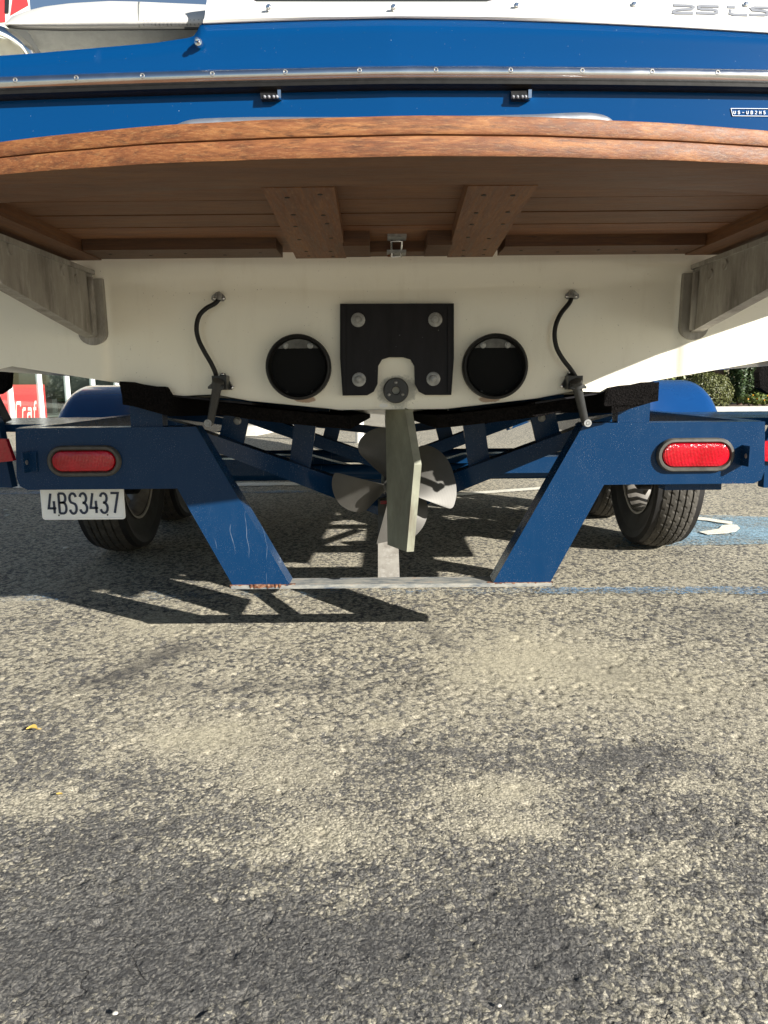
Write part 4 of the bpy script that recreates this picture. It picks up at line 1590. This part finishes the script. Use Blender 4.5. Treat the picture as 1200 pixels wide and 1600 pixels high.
# bunk brackets standing on the first V member
for side in (-1, 1):
    for d0, d1, y_top, y_bot, Yb in ((150, 116, 640, 734, 2.015), (262, 222, 642, 697, 1.93), (96, 72, 645, 690, 2.65)):
        bm = bmesh.new()
        pts = []
        for d, yy in ((d0 - 4, y_top), (d1 - 4, y_top), (d1 + 8, y_bot), (d0 + 8, y_bot)):
            p = at(607 + side * d, yy, Yb)
            pts.append((TX + side * abs(p.x - at(607, yy, Yb).x), Yb, zat(yy, Yb)))
        prism(bm, pts, (0, .012, 0))
        bk = link('bunk_bracket', bm, 'navy_paint', trailer, False, .002)
        bm = bmesh.new()
        c = [sum(p[k] for p in pts[:2]) / 2 for k in range(3)]
        lathe(bm, [(.0001, -.010), (.006, -.010), (.0065, -.004), (.010, -.003), (.010, .001)], 6 * 2, 'Y', (c[0], Yb, c[2] - .022), (True, False))
        link('bolt', bm, 'galvanised', bk, 'auto')

# bunks: carpeted planks under the hull
def carpet_plank(name, xa, xb, y0, y1, dz, thick, parent, slope=0.0):
    bm = bmesh.new()
    nx_, ny_ = 8, 30
    P = []
    for i in range(nx_ + 1):
        x = xa + (xb - xa) * i / nx_
        P.append([(x, y0 + (y1 - y0) * j / ny_, zlow(x) + dz - .035 * (y0 + (y1 - y0) * j / ny_ - TY)) for j in range(ny_ + 1)])
    t = grid(bm, P)
    b = grid(bm, [[(x, y, z - thick) for x, y, z in r] for r in P])
    for i in range(nx_):
        bm.faces.new((t[i][0], t[i + 1][0], b[i + 1][0], b[i][0]))
        bm.faces.new((t[i][-1], b[i][-1], b[i + 1][-1], t[i + 1][-1]))
    for j in range(ny_):
        bm.faces.new((t[0][j], b[0][j], b[0][j + 1], t[0][j + 1]))
        bm.faces.new((t[-1][j], t[-1][j + 1], b[-1][j + 1], b[-1][j]))
    return link(name, bm, 'carpet', parent, 'auto', .006, 2, 50)


for side in (-1, 1):
    # outer bunk with its upright block end
    d0, d1 = 418, 346
    xa, xb = TX + side * xs(d0, 615) * .955, TX + side * xs(d1, 615) * .955
    carpet_plank('bunk', min(xa, xb), max(xa, xb), TY - .012, 4.6, -.004, .042, trailer)
    xa2, xb2 = BX + side * .10, BX + side * .42
    carpet_plank('bunk', min(xa2, xb2), max(xa2, xb2), TY + .06, 4.4, -.014, .03, trailer)
    # block at the very end of the outer bunk
    bm = bmesh.new()
    yA, yB = (598, 634)
    pts = [at(607 + side * a, b, TY - .014) for a, b in ((418, 596), (348, 605), (340, 616), (338, 634), (398, 633), (416, 625))]
    for p in pts:
        p.x += TX - BX + .006
        p.z += 0
    prism(bm, pts, (0, .10, 0))
    bmesh.ops.triangulate(bm, faces=[f for f in bm.faces if len(f.verts) > 4])
    bmesh.ops.subdivide_edges(bm, edges=bm.edges, cuts=3, use_grid_fill=True)
    for v in bm.verts:
        v.co += Vector((random.uniform(-1, 1), random.uniform(-1, 1), random.uniform(-1, 1))) * .0016
    link('bunk_end', bm, 'carpet', trailer)
    # stub post from the bumper top
    bm = bmesh.new()
    pa, pb = TX + side * xs(408, 650), TX + side * xs(358, 650)
    box(bm, (min(pa, pb), BY + .012, z_t - .004), (max(pa, pb), BY + .055, zat(628, BY)))
    link('bunk_post', bm, 'navy_paint', trailer, False, .003)

# main rails, outriggers, tongue
for side in (-1, 1):
    bm = bmesh.new()
    xo = TX + side * .865
    x1 = TX + side * .905
    box(bm, (min(xo, x1), BY + DEP + .002, z_b + .01), (max(xo, x1), 5.0, z_t - .001))
    link('side_rail', bm, 'navy_paint', trailer, False, .004)
    bm = bmesh.new()
    bar(bm, (TX + side * .885, 5.0, z_t - .06), (TX, 7.6, z_t - .06), .06, .09)
    link('tongue_arm', bm, 'navy_paint', trailer, False, .004)
    # outrigger shelf
    bm = bmesh.new()
    box(bm, (min(TX + side * .907, TX + side * 1.26), 1.98, z_t - .022), (max(TX + side * .907, TX + side * 1.26), 2.40, z_t - .002))
    link('outrigger', bm, 'navy_paint', trailer, False, .006)
    # slanted guide upright with red side lamp and padded head
    Yg = 1.90
    bm = bmesh.new()
    g = [(588, 762), (610, 660), (650, 590), (700, 590), (700, 762)] if side < 0 else [(586, 762), (590, 690), (640, 596), (690, 596), (690, 762)]
    prism(bm, [at(607 + side * a, b - 0, Yg) for a, b in g], (0, .03, 0))
    gu = link('guide_plate', bm, 'navy_paint_clean', trailer, False, .004)
    bm = bmesh.new()
    lp = [(586, 720), (598, 686), (640, 684), (640, 726)] if side < 0 else [(585, 720), (586, 690), (640, 684), (640, 726)]
    prism(bm, [at(607 + side * a, b, Yg - .014) for a, b in lp], (0, .016, 0))
    link('side_lamp', bm, 'red_lens', trailer, False, .004)
    bm = bmesh.new()
    g = [(589, 606), (587, 582), (594, 570), (680, 560), (680, 622), (604, 616)]
    prism(bm, [at(607 + side * (a + (7 if side < 0 else -8)), b, 2.02) for a, b in g], (0, .03, 0))
    link('guide_pad', bm, 'carpet', trailer, False, .008, 3)
    bm = bmesh.new()
    bar(bm, at(607 + side * 630, 606, 2.06), at(607 + side * 603, 660, 2.06), .03, .05, (0, 1, 0))
    link('guide_post', bm, 'black_rubber', trailer, False, .003)

# braces under the boat
for side in (-1, 1):
    for (x0, y0, Y0), (x1, y1, Y1), t in (((860, 655, 2.2), (1010, 632, 1.95), .02), ((700, 636, 2.1), (880, 622, 2.1), .02), ((905, 668, 2.0), (1000, 640, 2.5), .022)):
        bm = bmesh.new()
        a, b = at(x0, y0, Y0), at(x1, y1, Y1)
        if side < 0:
            a.x, b.x = 2 * TX - a.x, 2 * TX - b.x
        bar(bm, a, b, t, t)
        link('brace', bm, 'navy_paint_clean', trailer)
    bm = bmesh.new()
    a, b = TX + side * .30, TX + side * .86
    box(bm, (min(a, b), 2.30, zat(716, 2.3) - .05), (max(a, b), 2.36, zat(716, 2.3)))
    link('frame_rung', bm, 'navy_paint', trailer, False, .003)

# axles
for ya in (2.93, 3.60):
    bm = bmesh.new()
    tube(bm, [(TX - .98, ya, .305), (TX + .98, ya, .305)], .032, 16)
    link('axle', bm, 'navy_paint_clean', trailer, 'auto')
# winch post and coupler far forward
bm = bmesh.new()
bar(bm, (TX, 6.4, .50), (TX, 6.3, 1.25), .08, .08, (0, 1, 0))
link('winch_post', bm, 'navy_paint', trailer, False, .004)
bm = bmesh.new()
a, b = at(790, 668, 6.0), at(824, 655, 6.0)
bar(bm, a, b, .05, .05)
tg = link('folding_jack', bm, 'navy_paint_clean', trailer, False, .004)
bm = bmesh.new()
tube(bm, [at(760, 670, 5.98), at(778, 667, 5.98), at(800, 664, 5.96)], .022, 8)
tube(bm, [at(788, 660, 5.95), at(800, 668, 5.95)], .016, 8)
link('jack_fitting', bm, 'stainless', tg, True)

# wheels
RT = .312
WW = .178


def make_wheel():
    """wheel at origin, axis X, outer side +X"""
    root = bpy.data.objects.new('wheel', None)
    C.objects.link(root)
    seg = 216
    # tread ribs: 5 ribs with grooves between
    prof = []
    tw = .066
    ribs = np.linspace(-tw, tw, 6)
    prof.append((RT - .062, -WW / 2 + .012, 0))
    prof.append((RT - .035, -WW / 2, 0))
    prof.append((RT - .016, -WW / 2 + .005, 0))
    for i in range(5):
        a, b = ribs[i], ribs[i + 1]
        crown = lambda x: RT - .010 * (abs(x) / tw) ** 2.4
        prof += [(crown(a) - .010 if i else crown(a) - .003, a + .0016, 0), (crown(a), a + (.0030 if i else .002), 1), (crown((a + b) / 2), (a + b) / 2, 2), (crown(b), b - .0030, 1), (crown(b) - (.010 if i < 4 else .003), b - .0016, 0)]
    prof.append((RT - .016, WW / 2 - .005, 0))
    prof.append((RT - .035, WW / 2, 0))
    prof.append((RT - .062, WW / 2 - .012, 0))
    bm = bmesh.new()
    rings = []
    for pi_, (r, x, kind) in enumerate(prof):
        ring = []
        for k in range(seg):
            t = 2 * pi * k / seg
            rr = r
            ph = (k + (pi_ // 5) * 2) % 5
            if kind == 1 and ph == 0:
                rr -= .0032
            if kind == 2 and ph == 3 and False:
                rr -= .004
            ring.append(bm.verts.new((x, rr * cos(t), rr * sin(t))))
        rings.append(ring)
    for A, B in zip(rings, rings[1:]):
        for k in range(seg):
            bm.faces.new((A[k], A[(k + 1) % seg], B[(k + 1) % seg], B[k]))
    ty = link('tyre', bm, ['tyre_rubber', 'tyre_wall'], None, False)
    for p in ty.data.polygons:
        if abs(p.center.x) > tw + .004:
            p.material_index = 1
    bm = bmesh.new()
    for s_ in (-1, 1):
        lathe(bm, [(RT - .062, s_ * (WW / 2 - .012)), (RT - .095, s_ * (WW / 2 - .018)), (RT - .118, s_ * (WW / 2 - .026)), (RT - .142, s_ * (WW / 2 - .030))], 72, 'X')
    wall = link('sidewall', bm, 'tyre_wall', None, True)
    bm = bmesh.new()
    r0 = RT - .140
    lathe(bm, [(r0 + .012, -.066), (r0 + .004, -.064), (r0 - .004, -.050), (r0 - .018, -.03), (r0 - .018, .03), (r0 - .002, .052), (r0 + .012, .064)], 60, 'X')
    # disc with slots
    ns = 16
    xo = .012
    for k in range(ns):
        t0, t1 = 2 * pi * k / ns, 2 * pi * (k + .52) / ns
        for (ra, rb, ta, tb_) in ((.098, r0 - .016, t0, t1),):
            vs = []
            for t in np.linspace(ta, tb_, 4):
                vs.append((bm.verts.new((xo + .006, ra * cos(t), ra * sin(t))), bm.verts.new((xo - .006, rb * cos(t), rb * sin(t)))))
            for u, v in zip(vs, vs[1:]):
                bm.faces.new((u[0], v[0], v[1], u[1]))
    lathe(bm, [(.0001, xo + .030), (.040, xo + .030), (.046, xo + .012), (.070, xo + .006), (.099, xo + .006)], 48, 'X')
    rim_ = link('rim', bm, 'rim_paint', None, 'auto')
    bm = bmesh.new()
    lathe(bm, [(.0001, -.075), (.055, -.074), (.085, -.058), (.088, .0), (.04, .01)], 28, 'X')
    hub = link('brake_drum', bm, 'black_rubber', None, 'auto')
    for o in (ty, wall, rim_, hub):
        o.parent = root
    return root


w0 = make_wheel()
first = True
for side in (1, -1):
    for ya in (2.93, 3.60):
        o = w0 if first else copy_tree(w0)
        first = False
        o.parent = trailer
        o.matrix_parent_inverse = Matrix.Translation(-world_loc(trailer))
        o.location = (TX + side * 1.058, ya, RT)
        o.rotation_euler = (random.uniform(0, 1), 0, 0 if side > 0 else pi)

# fenders
for side in (-1, 1):
    prof = []
    zt_ = .655
    y0, y1 = 2.55, 4.02
    prof = [(y0 - .005, .40)] + [(y0 + .30 + .30 * cos(t), zt_ - .24 + .24 * sin(t)) for t in np.linspace(pi * .98, pi / 2, 12)] + [(y1 - .30 + .30 * cos(t), zt_ - .24 + .24 * sin(t)) for t in np.linspace(pi / 2, .02 * pi, 12)] + [(y1 + .005, .40)]
    xi, xo = .885, 1.175
    P = []
    cross = [(xi, 0)] + [(x, 0) for x in np.linspace(xi + .03, xo - .06, 6)] + [(xo - .06 + .06 * sin(t), -.06 * (1 - cos(t))) for t in np.linspace(.2, pi / 2, 7)] + [(xo, -.10)]
    for i, (yy, zz) in enumerate(prof):
        a = prof[max(i - 1, 0)]
        b = prof[min(i + 1, len(prof) - 1)]
        d = Vector((b[0] - a[0], b[1] - a[1])).normalized()
        nrm = Vector((-d.y, d.x))
        P.append([(TX + side * cx_, yy + nrm.x * off, zz + nrm.y * off) for cx_, off in cross])
    bm = bmesh.new()
    grid(bm, P)
    o = link('fender', bm, 'fender_blue', trailer, True)
    mod = o.modifiers.new('thick', 'SOLIDIFY')
    mod.thickness = .004

# licence plate
LP = 1.83
q0, q1 = at(66, 807, LP), at(196, 807, LP)
zb_ = zat(807.5, LP)
wpl = q1.x - q0.x
hpl = wpl * .54


def rrect(x0, x1, z0, z1, r, y, nn=5):
    o = []
    for cx_, cz_, a in ((x1 - r, z0 + r, -90), (x1 - r, z1 - r, 0), (x0 + r, z1 - r, 90), (x0 + r, z0 + r, 180)):
        for k in range(nn + 1):
            t = radians(a + 90 * k / nn)
            o.append((cx_ + r * cos(t), y, cz_ + r * sin(t)))
    return o


bm = bmesh.new()
prism(bm, rrect(q0.x, q1.x, zb_, zb_ + hpl, .008, LP), (0, .002, 0))
lp = link('licence_plate', bm, 'plate_white', trailer)
lp['label'] = 'white licence plate with dark blue characters'
bm = bmesh.new()
o_ = rrect(q0.x + .003, q1.x - .003, zb_ + .003, zb_ + hpl - .003, .006, LP)
tube(bm, o_, .0014, 6, False, True)
link('plate_rim', bm, 'plate_white', lp, True)
cz0, cz1 = zat(797.5, LP), zat(766.5, LP)
for ch, px_ in zip('4BS3437', (74.5, 91, 107.5, 124, 140, 156, 173)):
    bm = bmesh.new()
    a, b = at(px_ + .6, 790, LP), at(px_ + 13.2, 790, LP)
    for s_ in GLYPH[ch]:
        ribbon(bm, [(a.x + (b.x - a.x) * u, cz0 + (cz1 - cz0) * v) for u, v in s_], .0056, lambda u, v: (u, LP - .0016, v), (0, .0012, 0))
    link('plate_character', bm, 'plate_ink', lp)
for px_ in (91.5, 167.5):
    q = at(px_, 800, LP - .001)
    bm = bmesh.new()
    lathe(bm, [(.0001, -.0004), (.0022, -.0004), (.0024, .001)], 10, 'Y', (q.x, LP - .0002, zat(800.5, LP)), (True, False))
    link('plate_hole', bm, 'black_plastic', lp)
# bracket on the other side, below the bumper
bm = bmesh.new()
a, b = at(1034, 766, 1.80), at(1121, 766, 1.80)
box(bm, (a.x, BY + .03, zat(768, 1.80)), (b.x, BY + .075, z_b + .004))
link('plate_bracket', bm, 'navy_paint', trailer, False, .003)

# ------------------------------------------------------------------ background
# showroom on the left: facade running away from the viewer
show = thing('showroom', 'glass fronted showroom building with white window frames left of the boat', 'building', (-5.6, 12, 0))
FA = Vector((-5.475, 12.0, 0))
FD = Vector((.24, .48, 0))
fu = FD.normalized()
fn = Vector((fu.y, -fu.x, 0))      # towards the viewer side


def fpt(n, z, off=0.0):
    return FA + FD * n + fn * off + Vector((0, 0, z))


n0, n1 = -8, 9
bm = bmesh.new()
prism(bm, [fpt(n0, 0, .04), fpt(n1, 0, .04), fpt(n1, 0, -.12), fpt(n0, 0, -.12)], (0, 0, .04))
link('plinth', bm, 'concrete', show)
bm = bmesh.new()
prism(bm, [fpt(n0, 2.6, .10), fpt(n1, 2.6, .10), fpt(n1, 2.6, -.2), fpt(n0, 2.6, -.2)], (0, 0, 1.6))
link('wall', bm, 'stucco', show)
bm = bmesh.new()
prism(bm, [fpt(n0, .90, -.004), fpt(n1, .90, -.004), fpt(n1, .90, -.04), fpt(n0, .90, -.04)], (0, 0, .05))
link('transom_rail', bm, 'frame_white', show)
prev = None
for n_ in range(n0, n1 + 1):
    wd_ = .075
    bm = bmesh.new()
    d = wd_ / FD.length / 2
    prism(bm, [fpt(n_ - d, .04, .0), fpt(n_ - d * .25, .04, .0), fpt(n_ - d * .2, .04, -.012), fpt(n_ + d * .2, .04, -.012), fpt(n_ + d * .25, .04, .0), fpt(n_ + d, .04, .0), fpt(n_ + d, .04, -.05), fpt(n_ - d, .04, -.05)], (0, 0, 2.56))
    link('mullion', bm, 'frame_white', show)
    if n_ < n1:
        bm = bmesh.new()
        prism(bm, [fpt(n_ + .06, .04, -.024), fpt(n_ + .94, .04, -.024), fpt(n_ + .94, .04, -.030), fpt(n_ + .06, .04, -.030)], (0, 0, 2.56))
        link('window_pane', bm, 'window_glass', show)
# room behind
bm = bmesh.new()
prism(bm, [fpt(n0, .17, -.1), fpt(n1, .17, -.1), fpt(n1, .17, -4), fpt(n0, .17, -4)], (0, 0, .01))
link('floor', bm, 'showroom_floor', show)
bm = bmesh.new()
prism(bm, [fpt(n0, .17, -4), fpt(n1, .17, -4), fpt(n1, .17, -4.1), fpt(n0, .17, -4.1)], (0, 0, 2.5))
link('back_wall', bm, 'dark_room', show)
bm = bmesh.new()
prism(bm, [fpt(n0, 2.55, -.1), fpt(n1, 2.55, -.1), fpt(n1, 2.55, -4.1), fpt(n0, 2.55, -4.1)], (0, 0, .05))
link('ceiling', bm, 'dark_room', show)
# red poster behind the glass; the last letter stands behind a mullion
bm = bmesh.new()
pa, pb = -2.3, .22
prism(bm, [fpt(pa, .0, -.05), fpt(pb, .0, -.05), fpt(pb, .0, -.06), fpt(pa, .0, -.06)], (0, 0, .69))
poster = link('poster', bm, 'sign_red', show)
for ch, n_, wdt in (('C', -.88, .16), ('r', -.67, .14), ('a', -.50, .16), ('f', -.29, .13)):
    bm = bmesh.new()

    def mp(u, v, n_=n_, wdt=wdt):
        return fpt(n_ + u * wdt + v * .055, .14 + v * .27, -.040)
    for s_ in GLYPH[ch]:
        P_ = [(a, b) for a, b in s_]
        # thick strokes in facade units
        ribbon(bm, [(a, b) for a, b in P_], .19, mp, -fn * .004)
    link('poster_letter', bm, 'sign_white', poster)
# covered display boats inside, seen as pale and dark shapes
def display_boat(nA, off, mat, label):
    bm = bmesh.new()
    P = []
    for s_ in np.linspace(0, 1, 12):
        wv_ = .75 * (1 - max(0, s_ - .35) ** 2 / .43)
        row = []
        for a, z in ((-1, 1.0), (-.95, .7), (-.75, .45), (0, .36), (.75, .45), (.95, .7), (1, 1.0), (.5, 1.12), (-.5, 1.12)):
            p = fpt(nA + s_ * 6, z + .25 * s_ ** 2, -off + a * wv_)
            row.append(p)
        P.append(row + [row[0]])
    grid(bm, P)
    o = link('display_boat', bm, mat, None, True)
    tag(o, label, 'boat')
    bm = bmesh.new()
    P = [[fpt(nA + 2.2 + k * .4, 1.1 + .1 * min(k, 1), -off + a * .5) for a in (-1, -.4, .4, 1)] for k in range(2)]
    P.append([fpt(nA + 3.2, 1.55, -off + a * .42) for a in (-1, -.4, .4, 1)])
    grid(bm, P)
    link('windscreen', bm, 'charcoal', o)
    bm = bmesh.new()
    for k in (1.5, 4.0):
        prism(bm, [fpt(nA + k, .18, -off + .5), fpt(nA + k + .2, .18, -off + .5), fpt(nA + k + .2, .18, -off - .5), fpt(nA + k, .18, -off - .5)], (0, 0, .28))
    link('cradle', bm, 'charcoal', o)


display_boat(.4, 1.5, 'charcoal', 'dark display boat standing behind the red poster inside the showroom')
display_boat(3.0, 2.0, 'boat_green', 'pale green display boat standing behind the right showroom windows')

# foliage
def leaves(name, pts, nrm, size, mat, parent, jitter=1.0, seed=1):
    rng = np.random.RandomState(seed)
    n = len(pts)
    d = nrm + jitter * rng.normal(size=(n, 3))
    d /= np.linalg.norm(d, axis=1)[:, None] + 1e-9
    u = np.cross(d, rng.normal(size=(n, 3)))
    u /= np.linalg.norm(u, axis=1)[:, None] + 1e-9
    v = np.cross(d, u)
    s = size * (0.6 + .8 * rng.rand(n))[:, None]
    co = np.stack([pts - u * s, pts + v * s * .5, pts + u * s, pts - v * s * .5], 1).reshape(-1, 3).astype(np.float32)
    me = bpy.data.meshes.new(name)
    me.vertices.add(4 * n)
    me.vertices.foreach_set('co', co.ravel())
    me.loops.add(4 * n)
    me.loops.foreach_set('vertex_index', np.arange(4 * n, dtype=np.int32))
    me.polygons.add(n)
    me.polygons.foreach_set('loop_start', np.arange(0, 4 * n, 4, dtype=np.int32))
    me.update()
    me.attributes.new('leafrand', 'FLOAT', 'POINT').data.foreach_set('value', np.repeat(rng.rand(n), 4).astype(np.float32))
    return link_mesh(name, me, mat, parent)


rng = np.random.RandomState(4)
YB = 16.0
# kerb and planting bed at the right
bm = bmesh.new()
box(bm, (3.0, 15.0, 0), (40, 15.18, .14))
box(bm, (-60, 26, 0), (3.0, 26.2, .14))
struct(link('kerb', bm, 'concrete', None, False, .02))
bm = bmesh.new()
box(bm, (3.0, 15.18, 0), (40, 24, .12))
struct(link('planting_bed', bm, 'bark', None))
# hedge
n = 26000
hp_ = np.stack([rng.uniform(5.0, 16, n), 17.2 + .25 * rng.rand(n) ** .5 * -1 + rng.uniform(0, .8, n) ** 2, rng.uniform(.15, 2.6, n)], 1)
hp_[:, 1] += .18 * np.sin(hp_[:, 0] * 3.1) * np.sin(hp_[:, 2] * 4)
hed = thing('hedge', 'tall bright green leafy hedge behind the clipped bush at right', 'hedge', (10, 17.3, .12))
leaves('hedge_leaves', hp_, np.tile([0, -1, .5], (n, 1)), .055, 'leaf_bright', hed, .8, 3)['kind'] = 'stuff'
bm = bmesh.new()
for i in range(14):
    x = 5.3 + i * .78
    tube(bm, [(x, 17.4, .1), (x + .05, 17.45, 1.2), (x, 17.5, 2.2)], [.04, .03, .02], 6)
link('stem', bm, 'bark', hed)
# topiary ball
tp = at(1106, 616, YB)
top_ = thing('clipped_bush', 'rounded clipped olive green bush on a short trunk in front of the hedge', 'bush', (tp.x, YB, .12))
n = 9000
v = rng.normal(size=(n, 3))
v /= np.linalg.norm(v, axis=1)[:, None]
lump = 1 + .05 * np.sin(v[:, 0] * 7 + 1) * np.sin(v[:, 2] * 6) + .03 * rng.normal(size=n)
rad = np.array([.50, .45, .45])
pts = v * rad * lump[:, None] * (1 - .12 * rng.rand(n) ** 2)[:, None] + np.array([tp.x, YB, tp.z])
leaves('crown', pts, v, .022, 'leaf_olive', top_, .5, 5)
bm = bmesh.new()
tube(bm, [(tp.x + .22, YB, .1), (tp.x + .2, YB, .45), (tp.x + .05, YB, tp.z - .1)], [.07, .06, .05], 10)
link('trunk', bm, 'grey_bark', top_, True)
# cypresses
for i, (px_, Yc, wid, hgt, lab) in enumerate(((1156, 16.6, .30, 3.2, 'dense dark green cypress column right of the clipped bush'), (1192, 17.0, .33, 3.4, 'dark green cypress column at the right edge behind the trailer'))):
    cx_ = at(px_, 620, Yc).x
    cy = thing('cypress', lab, 'tree', (cx_, Yc, .12), 'cypress columns along the hedge')
    n = 9000
    zz = rng.rand(n) * hgt
    th_ = rng.rand(n) * 2 * pi
    prof_ = wid * np.clip(np.sin(np.clip(zz / hgt * .95 + .06, 0, 1) * pi) ** .45, 0, 1) * (1 + .22 * np.sin(th_ * 6 + zz * .8) + .08 * rng.normal(size=n))
    rr = prof_ * (1 - .35 * rng.rand(n) ** 2)
    pts = np.stack([cx_ + rr * np.cos(th_), Yc + rr * np.sin(th_), .2 + zz], 1)
    nr_ = np.stack([np.cos(th_), np.sin(th_), .9 + 0 * zz], 1)
    leaves('crown', pts, nr_, .035, 'leaf_dark', cy, .35, 8 + i)
    bm = bmesh.new()
    tube(bm, [(cx_, Yc, .1), (cx_, Yc, 1.6)], [.06, .03], 8)
    link('trunk', bm, 'bark', cy)
# tree trunk by the bush
q = at(1122, 580, 16.9)
tr = thing('shade_tree', 'brown tree trunk rising behind the clipped bush', 'tree', (q.x, 16.9, .12))
bm = bmesh.new()
tube(bm, spline([(q.x + .1, 16.9, .1), (q.x, 16.9, 1.0), (q.x - .05, 16.95, 2.2), (q.x, 17, 4.0)], 5), [.11] * 15 + [.08], 12)
link('trunk', bm, 'bark', tr, True)
n = 5000
v = rng.normal(size=(n, 3))
v /= np.linalg.norm(v, axis=1)[:, None]
pts = v * np.array([1.7, 1.7, 1.1]) * (rng.rand(n) ** .4)[:, None] + np.array([q.x, 17, 5.0])
leaves('crown', pts, v, .07, 'leaf_bright', tr, 1.0, 21)
# flowering plant
q = at(1186, 630, 15.6)
fl = thing('flowering_plant', 'low yellow green plant with orange blooms beside the kerb', 'plant', (q.x, 15.6, .12))
n = 900
v = rng.normal(size=(n, 3))
pts = v * np.array([.30, .12, .10]) * .55 + np.array([q.x, 15.6, .26])
leaves('plant_leaves', pts, v, .035, 'leaf_bright', fl, 1.0, 31)
bm = bmesh.new()
for k in range(7):
    c = Vector((q.x - .28 + .08 * k + random.uniform(-.03, .03), 15.45, .30 + random.uniform(-.06, .06)))
    for j in range(6):
        a = j * pi / 3
        bm.faces.new([bm.verts.new(c), bm.verts.new(c + Vector((.012 * cos(a - .4), -.01, .012 * sin(a - .4)))), bm.verts.new(c + Vector((.018 * cos(a), -.012, .018 * sin(a)))), bm.verts.new(c + Vector((.012 * cos(a + .4), -.01, .012 * sin(a + .4))))])
link('bloom', bm, 'petal_orange', fl)
# pale wall far behind, between the trailer beams
bm = bmesh.new()
box(bm, (-22, 30, 0), (4.5, 30.25, 2.2))
tag(link('boundary_wall', bm, 'stucco', None, False, .01), 'long pale stucco wall far behind the boat beyond the parking area', 'wall')
# bollard and wheel stop
q = ground(562, 692)
bm = bmesh.new()
lathe(bm, [(.05, 0), (.05, .9), (.045, .93), (.03, .945), (.0001, .95)], 20, 'Z', (q.x, q.y, 0), (True, False))
tag(link('bollard', bm, 'white_paint', None, 'auto'), 'slim white post on the far asphalt seen beside the propeller', 'post')
q = ground(388, 681)
bm = bmesh.new()
prism(bm, [(q.x - .14, q.y, 0), (q.x + .10, q.y, 0), (q.x + .07, q.y, .12), (q.x - .11, q.y, .12)], (.35, 1.8, 0))
tag(link('wheel_stop', bm, 'concrete', None, False, .015), 'pale concrete wheel stop on the far asphalt left of the propeller', 'wheel stop')
# signboard high behind the boat, upper left corner of the view
bm = bmesh.new()
a, b = at(-160, 120, 11), at(52, 120, 11)
box(bm, (a.x, 11, 2.9), (b.x, 11.08, at(10, -40, 11).z))
sg = tag(link('signboard', bm, 'sign_white', None), 'red and white signboard on poles behind the boat, upper left', 'sign')
for pts in (((-60, 40), (8, 34), (6, -20), (-60, -20)), ((16, 24), (44, 8), (38, -20), (22, -20))):
    bm = bmesh.new()
    prism(bm, [at(x, y, 10.99) for x, y in pts], (0, .012, 0))
    link('red_panel', bm, 'sign_red', sg)
bm = bmesh.new()
prism(bm, [at(x, y, 10.985) for x, y in ((7, 20), (13, 20), (15, -20), (8, -20))], (0, .012, 0))
link('grey_panel', bm, 'charcoal', sg)
bm = bmesh.new()
for x in (a.x + .2, a.x + .9):
    tube(bm, [(x, 11.04, 0), (x, 11.04, 2.95)], .06, 12)
link('pole', bm, 'galvanised', sg)

# ------------------------------------------------------------------ small things on the ground
q = ground(50, 1143)
bm = bmesh.new()
P = []
for i in range(9):
    s_ = i / 8
    wv_ = .0085 * sin(pi * s_ ** .8) + .0004
    P.append([(q.x - .011 + .022 * s_, q.y + a * wv_ + .004 * sin(s_ * 3), .003 + .003 * abs(a) ** 1.5 + .003 * sin(pi * s_)) for a in (-1, -.5, 0, .5, 1)])
grid(bm, P)
tube(bm, [(q.x + .010, q.y, .005), (q.x + .017, q.y + .003, .004)], .0007, 5)
tag(link('fallen_leaf', bm, 'dry_leaf', None, True), 'curled yellow leaf on the asphalt at the left', 'leaf')
q = ground(93, 1244)
bm = bmesh.new()
grid(bm, [[(q.x - .005 + .010 * i / 4, q.y + a * .003 * sin(pi * (i + .3) / 4.6), .003 + .002 * abs(a)) for a in (-1, 0, 1)] for i in range(5)])
tag(link('leaf_scrap', bm, 'dry_leaf', None, True), 'tiny yellow leaf scrap on the asphalt below the curled leaf', 'leaf')
for i, (px_, py_, sz, lab) in enumerate(((9, 798, .010, 'small pale pebble at the left edge near the licence plate'), (12, 807, .012, 'second pale pebble just below the first at the left edge'),
                                         (103, 858, .010, 'pale pebble in the shade left of the left wheel'), (780, 1572, .0022, 'white chip of stone on the near asphalt'), (180, 1584, .0025, 'white chip of stone at the near left of the asphalt'))):
    q = ground(px_, py_)
    bm = bmesh.new()
    bmesh.ops.create_icosphere(bm, subdivisions=2, radius=sz)
    for v_ in bm.verts:
        v_.co = Vector((v_.co.x * 1.3, v_.co.y, v_.co.z * .55)) * random.uniform(.85, 1.15) + Vector((q.x, q.y, sz * .35))
    tag(link('pebble', bm, 'pebble', None, True), lab, 'stone', 'loose pale pebbles on the asphalt')
